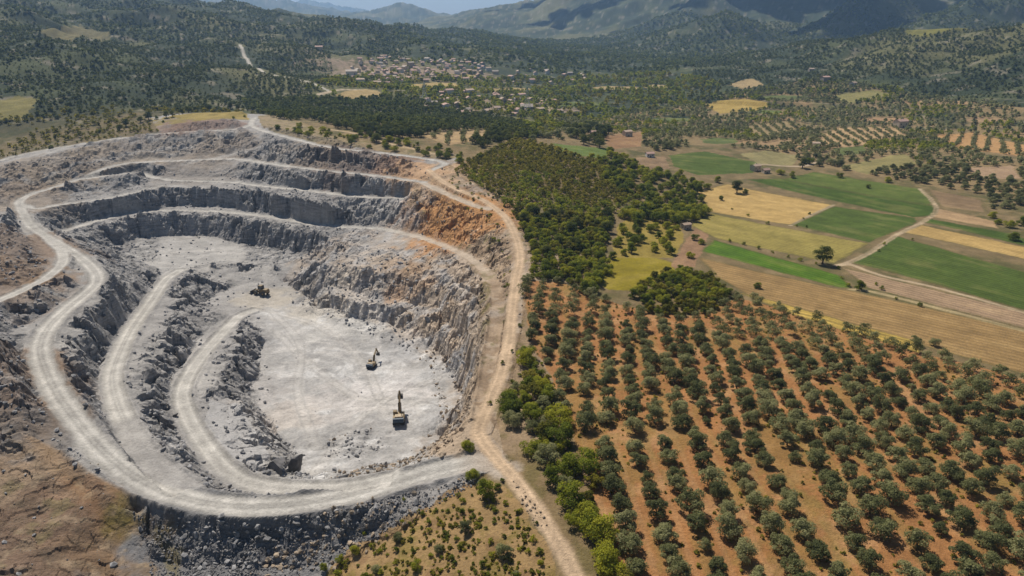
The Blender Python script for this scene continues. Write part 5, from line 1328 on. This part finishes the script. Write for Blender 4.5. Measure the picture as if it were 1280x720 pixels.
# ------------------------------------------------------------------ houses of the village and farms
HP = []
for k_ in range(6):
    rng = np.random.default_rng(800 + k_); w, l, h, rh = rng.uniform(5.5, 8), rng.uniform(7, 12), rng.uniform(3.2, 6.2), rng.uniform(1.0, 1.7)
    wl = MB().prism([(-w/2, -1.2), (w/2, -1.2), (w/2, h), (0, h + rh - .12), (-w/2, h)], -l/2, l/2)
    rf = MB()
    for s_ in (-1, 1):
        rf.v += [(-l/2 - .4, s_ * (w/2 + .45), h - .35), (l/2 + .4, s_ * (w/2 + .45), h - .35), (l/2 + .4, 0, h + rh), (-l/2 - .4, 0, h + rh), (-l/2 - .4, s_ * (w/2 + .45), h - .13), (l/2 + .4, s_ * (w/2 + .45), h - .13), (l/2 + .4, 0, h + rh + .22), (-l/2 - .4, 0, h + rh + .22)]
        b0 = len(rf.v) - 8
        for q_ in ((0, 1, 2, 3), (4, 5, 6, 7), (0, 1, 5, 4), (1, 2, 6, 5), (3, 0, 4, 7)): rf.f.append([b0 + i for i in q_])
    HP.append((w, l, h, [wl.mesh('wall', m_) for m_ in M_WALL], [rf.mesh('roof', m_) for m_ in M_ROOF]))
WALLN = ['white', 'cream', 'stone']; ROOFN = ['red tiled', 'brown tiled', 'grey']
def house(p, rz, s, label, group, wi, ri, detail=False, k_=None):
    k_ = random.randrange(6) if k_ is None else k_; w, l, h, ws, rs_ = HP[k_]
    root = empty('house', (p[0], p[1], zat(p[0], p[1])[0]), rz, s); tag(root, label, 'house', group)
    for nm, me in (('wall', ws[wi]), ('roof', rs_[ri])):
        o = bpy.data.objects.new(nm, me); COL.objects.link(o); o.parent = root
    if detail:
        for sy in (-1, 1):
            for xx in (-l * .3, l * .28): MB().box((xx, sy * w / 2, h * .55), (1.1, .12, 1.3)).build('window', M_WIN, root)
        MB().box((0, -w / 2, .8), (1.2, .12, 2.2)).build('door', M_BARK, root)
        MB().box((l * .25, w * .18, h + 1.3), (.7, .7, 1.6)).build('chimney', M_WALL[2], root)
def village(poly, sp, keep, where, group, s0=.8, s1=1.25):
    p = fill_px(poly, sp, jit=.4) if not isinstance(poly, np.ndarray) else poly
    p = p[RNG.random(len(p)) < keep]
    for q_ in p:
        wi, ri = RNG.choice(3, p=[.5, .3, .2]), RNG.choice(3, p=[.62, .25, .13])
        house(q_, RNG.choice([0, 1.57]) + RNG.normal() * .3 + .4, RNG.uniform(s0, s1), f'{WALLN[wi]} house with {ROOFN[ri]} roof {where}', group, wi, ri)
    return len(p)
print('houses', village([(425,99),(440,82),(480,72),(530,74),(600,78),(625,94),(580,103),(500,105),(455,107)], 17, .72, 'in the dense village below the far hills', 'houses of the far village', .65, 1.05),
      village([(525,128),(560,116),(640,118),(700,130),(710,142),(660,145),(580,145)], 17, .5, 'in the roadside hamlet behind the plateau wood', 'houses of the hamlet', .65, 1.05),
      village([(600,98),(640,86),(720,90),(740,102),(660,110)], 30, .6, 'scattered on the slope right of the village', 'scattered houses of the slope'),
      village([(330,46),(410,60),(440,75),(380,80)], 60, .3, 'scattered on the hill left of the village', 'scattered houses of the hill'),
      village([(960,84),(1080,90),(1090,112),(980,108)], 40, .2, 'at the foot of the wooded right hill', 'houses under the right hill'))
for px, py, rz, s, wi, ri, lab in [(1125,159,.3,1.1,1,0,'cream farmhouse with bright red roof above the striped orchard'),(812,196,.2,.7,0,0,'small pale farmhouse between two brown ploughed fields'),(784,170,.4,.7,1,1,'cream farmhouse at the top corner of the brown field'),(742,168,-.2,.7,1,0,'farmhouse with red roof beside the green meadow'),(944,213,.5,.6,1,1,'cream farm building with brown roof at the left of the farmyard'),(957,216,.3,.6,1,0,'low cream farm building in the middle of the stone farmyard'),(1019,184,0,.6,1,1,'narrow pale house standing up among dark trees'),(857,286,.4,.45,2,1,'small brown stone hut at the top of the brown yard'),(440,97,.2,1.5,0,2,'tall white building on the left edge of the village'),(658,140,.1,1.8,2,2,'large grey-roofed shed in the hamlet')]:
    g = ground([px], [py])[0]; house(g[:2], rz, s, lab, None, wi, ri, True)
# lattice pylons
def pylon(px, py, H, lab):
    g = ground([px], [py])[0]; root = empty('power_pylon', g, .4); tag(root, lab, 'pylon')
    mb = MB(); wd = lambda t: 3.2 * (1 - t) ** 1.2 + .5
    lv = np.linspace(0, 1, 9)
    for sx, sy in ((-1, -1), (1, -1), (1, 1), (-1, 1)):
        mb.tube([(sx * wd(t), sy * wd(t), t * H) for t in lv], [.16] * 9, 4)
    for a, b in zip(lv[:-1], lv[1:]):
        cs = [(-1, -1), (1, -1), (1, 1), (-1, 1)]
        for i in range(4):
            (x0, y0), (x1, y1) = cs[i], cs[(i + 1) % 4]
            mb.tube([(x0 * wd(a), y0 * wd(a), a * H), (x1 * wd(b), y1 * wd(b), b * H)], [.1, .1], 4); mb.tube([(x1 * wd(a), y1 * wd(a), a * H), (x0 * wd(b), y0 * wd(b), b * H)], [.1, .1], 4)
    mb.build('mast', M_PYL, root)
    for t in (.72, .84, .95):
        MB().tube([(-5.5, 0, t * H), (0, .5, t * H + .4), (5.5, 0, t * H)], [.1, .2, .1], 4).build('cross_arm', M_PYL, root)
pylon(659, 142, 30, 'tall grey-green lattice pylon standing over the hamlet'); pylon(531, 128, 22, 'smaller pale lattice pylon in front of the village')

# ------------------------------------------------------------------ fair-weather clouds above the mountains, outside the haze
M_CLOUD = bpy.data.materials.new('cloud_white'); M_CLOUD.use_nodes = True
M_CLOUD.node_tree.nodes['Principled BSDF'].inputs['Base Color'].default_value = (.85, .86, .88, 1); M_CLOUD.node_tree.nodes['Principled BSDF'].inputs['Roughness'].default_value = 1
_b = bmesh.new(); bmesh.ops.create_icosphere(_b, subdivisions=3, radius=1.0)
IC3_V = np.array([v.co[:] for v in _b.verts]); IC3_F = np.array([[v.index for v in f.verts] for f in _b.faces]); _b.free()
def cloud(shade, width, depth, seed, n=26):
    # shade: ground point (x, y) that its shadow falls on
    rng = np.random.default_rng(seed); hgt = 1500.0
    off = hgt / math.tan(SUN_ELEV); cx, cy = shade[0] + math.sin(SUN_AZ) * off, shade[1] + math.cos(SUN_AZ) * off
    VV, FF, o_ = [], [], 0
    for k_ in range(n):
        a = rng.random() * 6.28; rd = math.sqrt(rng.random())
        px, py = rd * math.cos(a) * width / 2, rd * math.sin(a) * depth / 2
        s = rng.uniform(.16, .3) * min(width, depth) * (1.15 - .6 * rd)
        V = IC3_V * (1 + .16 * perlin(IC3_V[:, 0] * 2.5 + k_, IC3_V[:, 1] * 2.5 + IC3_V[:, 2] * 2, seed))[:, None]
        V = V * np.array((s, s, s * .6)); V[:, 2] = np.maximum(V[:, 2], -s * .14)
        VV.append(V + np.array((cx + px, cy + py, hgt + s * .14))); FF.append(IC3_F + o_); o_ += len(V)
    tag(link('cloud', mesh_from('cloud', np.vstack(VV), np.vstack(FF), M_CLOUD, True)), kind='stuff')
def bear(deg, d): return (d * math.sin(math.radians(deg)), d * math.cos(math.radians(deg)))
cloud(bear(19, 2980), 1150, 330, 1, 26); cloud(bear(34, 2850), 1000, 340, 2, 22); cloud(bear(26, 3500), 700, 240, 7, 16); cloud(bear(6, 3300), 700, 320, 3, 18); cloud(bear(26, 2480), 520, 330, 4); cloud(bear(1, 3900), 500, 260, 6, 14); cloud(bear(-34, 2250), 800, 300, 5, 18)

# ------------------------------------------------------------------ the air over the valley
hz0, hz1 = float(z.min()) - 1.0, float(z.max()) + 12
me = bpy.data.meshes.new('haze'); xa, xb, ya, yb = -13500, 13500, -60, 15800
me.from_pydata([(xa, ya, hz0), (xb, ya, hz0), (xb, yb, hz0), (xa, yb, hz0), (xa, ya, hz1), (xb, ya, hz1), (xb, yb, hz1), (xa, yb, hz1)], [], [(0, 3, 2, 1), (4, 5, 6, 7), (0, 1, 5, 4), (1, 2, 6, 5), (2, 3, 7, 6), (3, 0, 4, 7)])
hm = bpy.data.materials.new('haze_air'); hm.use_nodes = True; hm.node_tree.nodes.clear()
ho = hm.node_tree.nodes.new('ShaderNodeOutputMaterial'); hv = hm.node_tree.nodes.new('ShaderNodeVolumePrincipled')
hv.inputs['Color'].default_value = (.38, .62, 1.0, 1); hv.inputs['Density'].default_value = 9e-5; hv.inputs['Anisotropy'].default_value = .2
hm.node_tree.links.new(hv.outputs[0], ho.inputs['Volume']); me.materials.append(hm)
tag(link('haze', me), kind='stuff')
print('objects', len(bpy.data.objects), 'z', hz0, hz1)
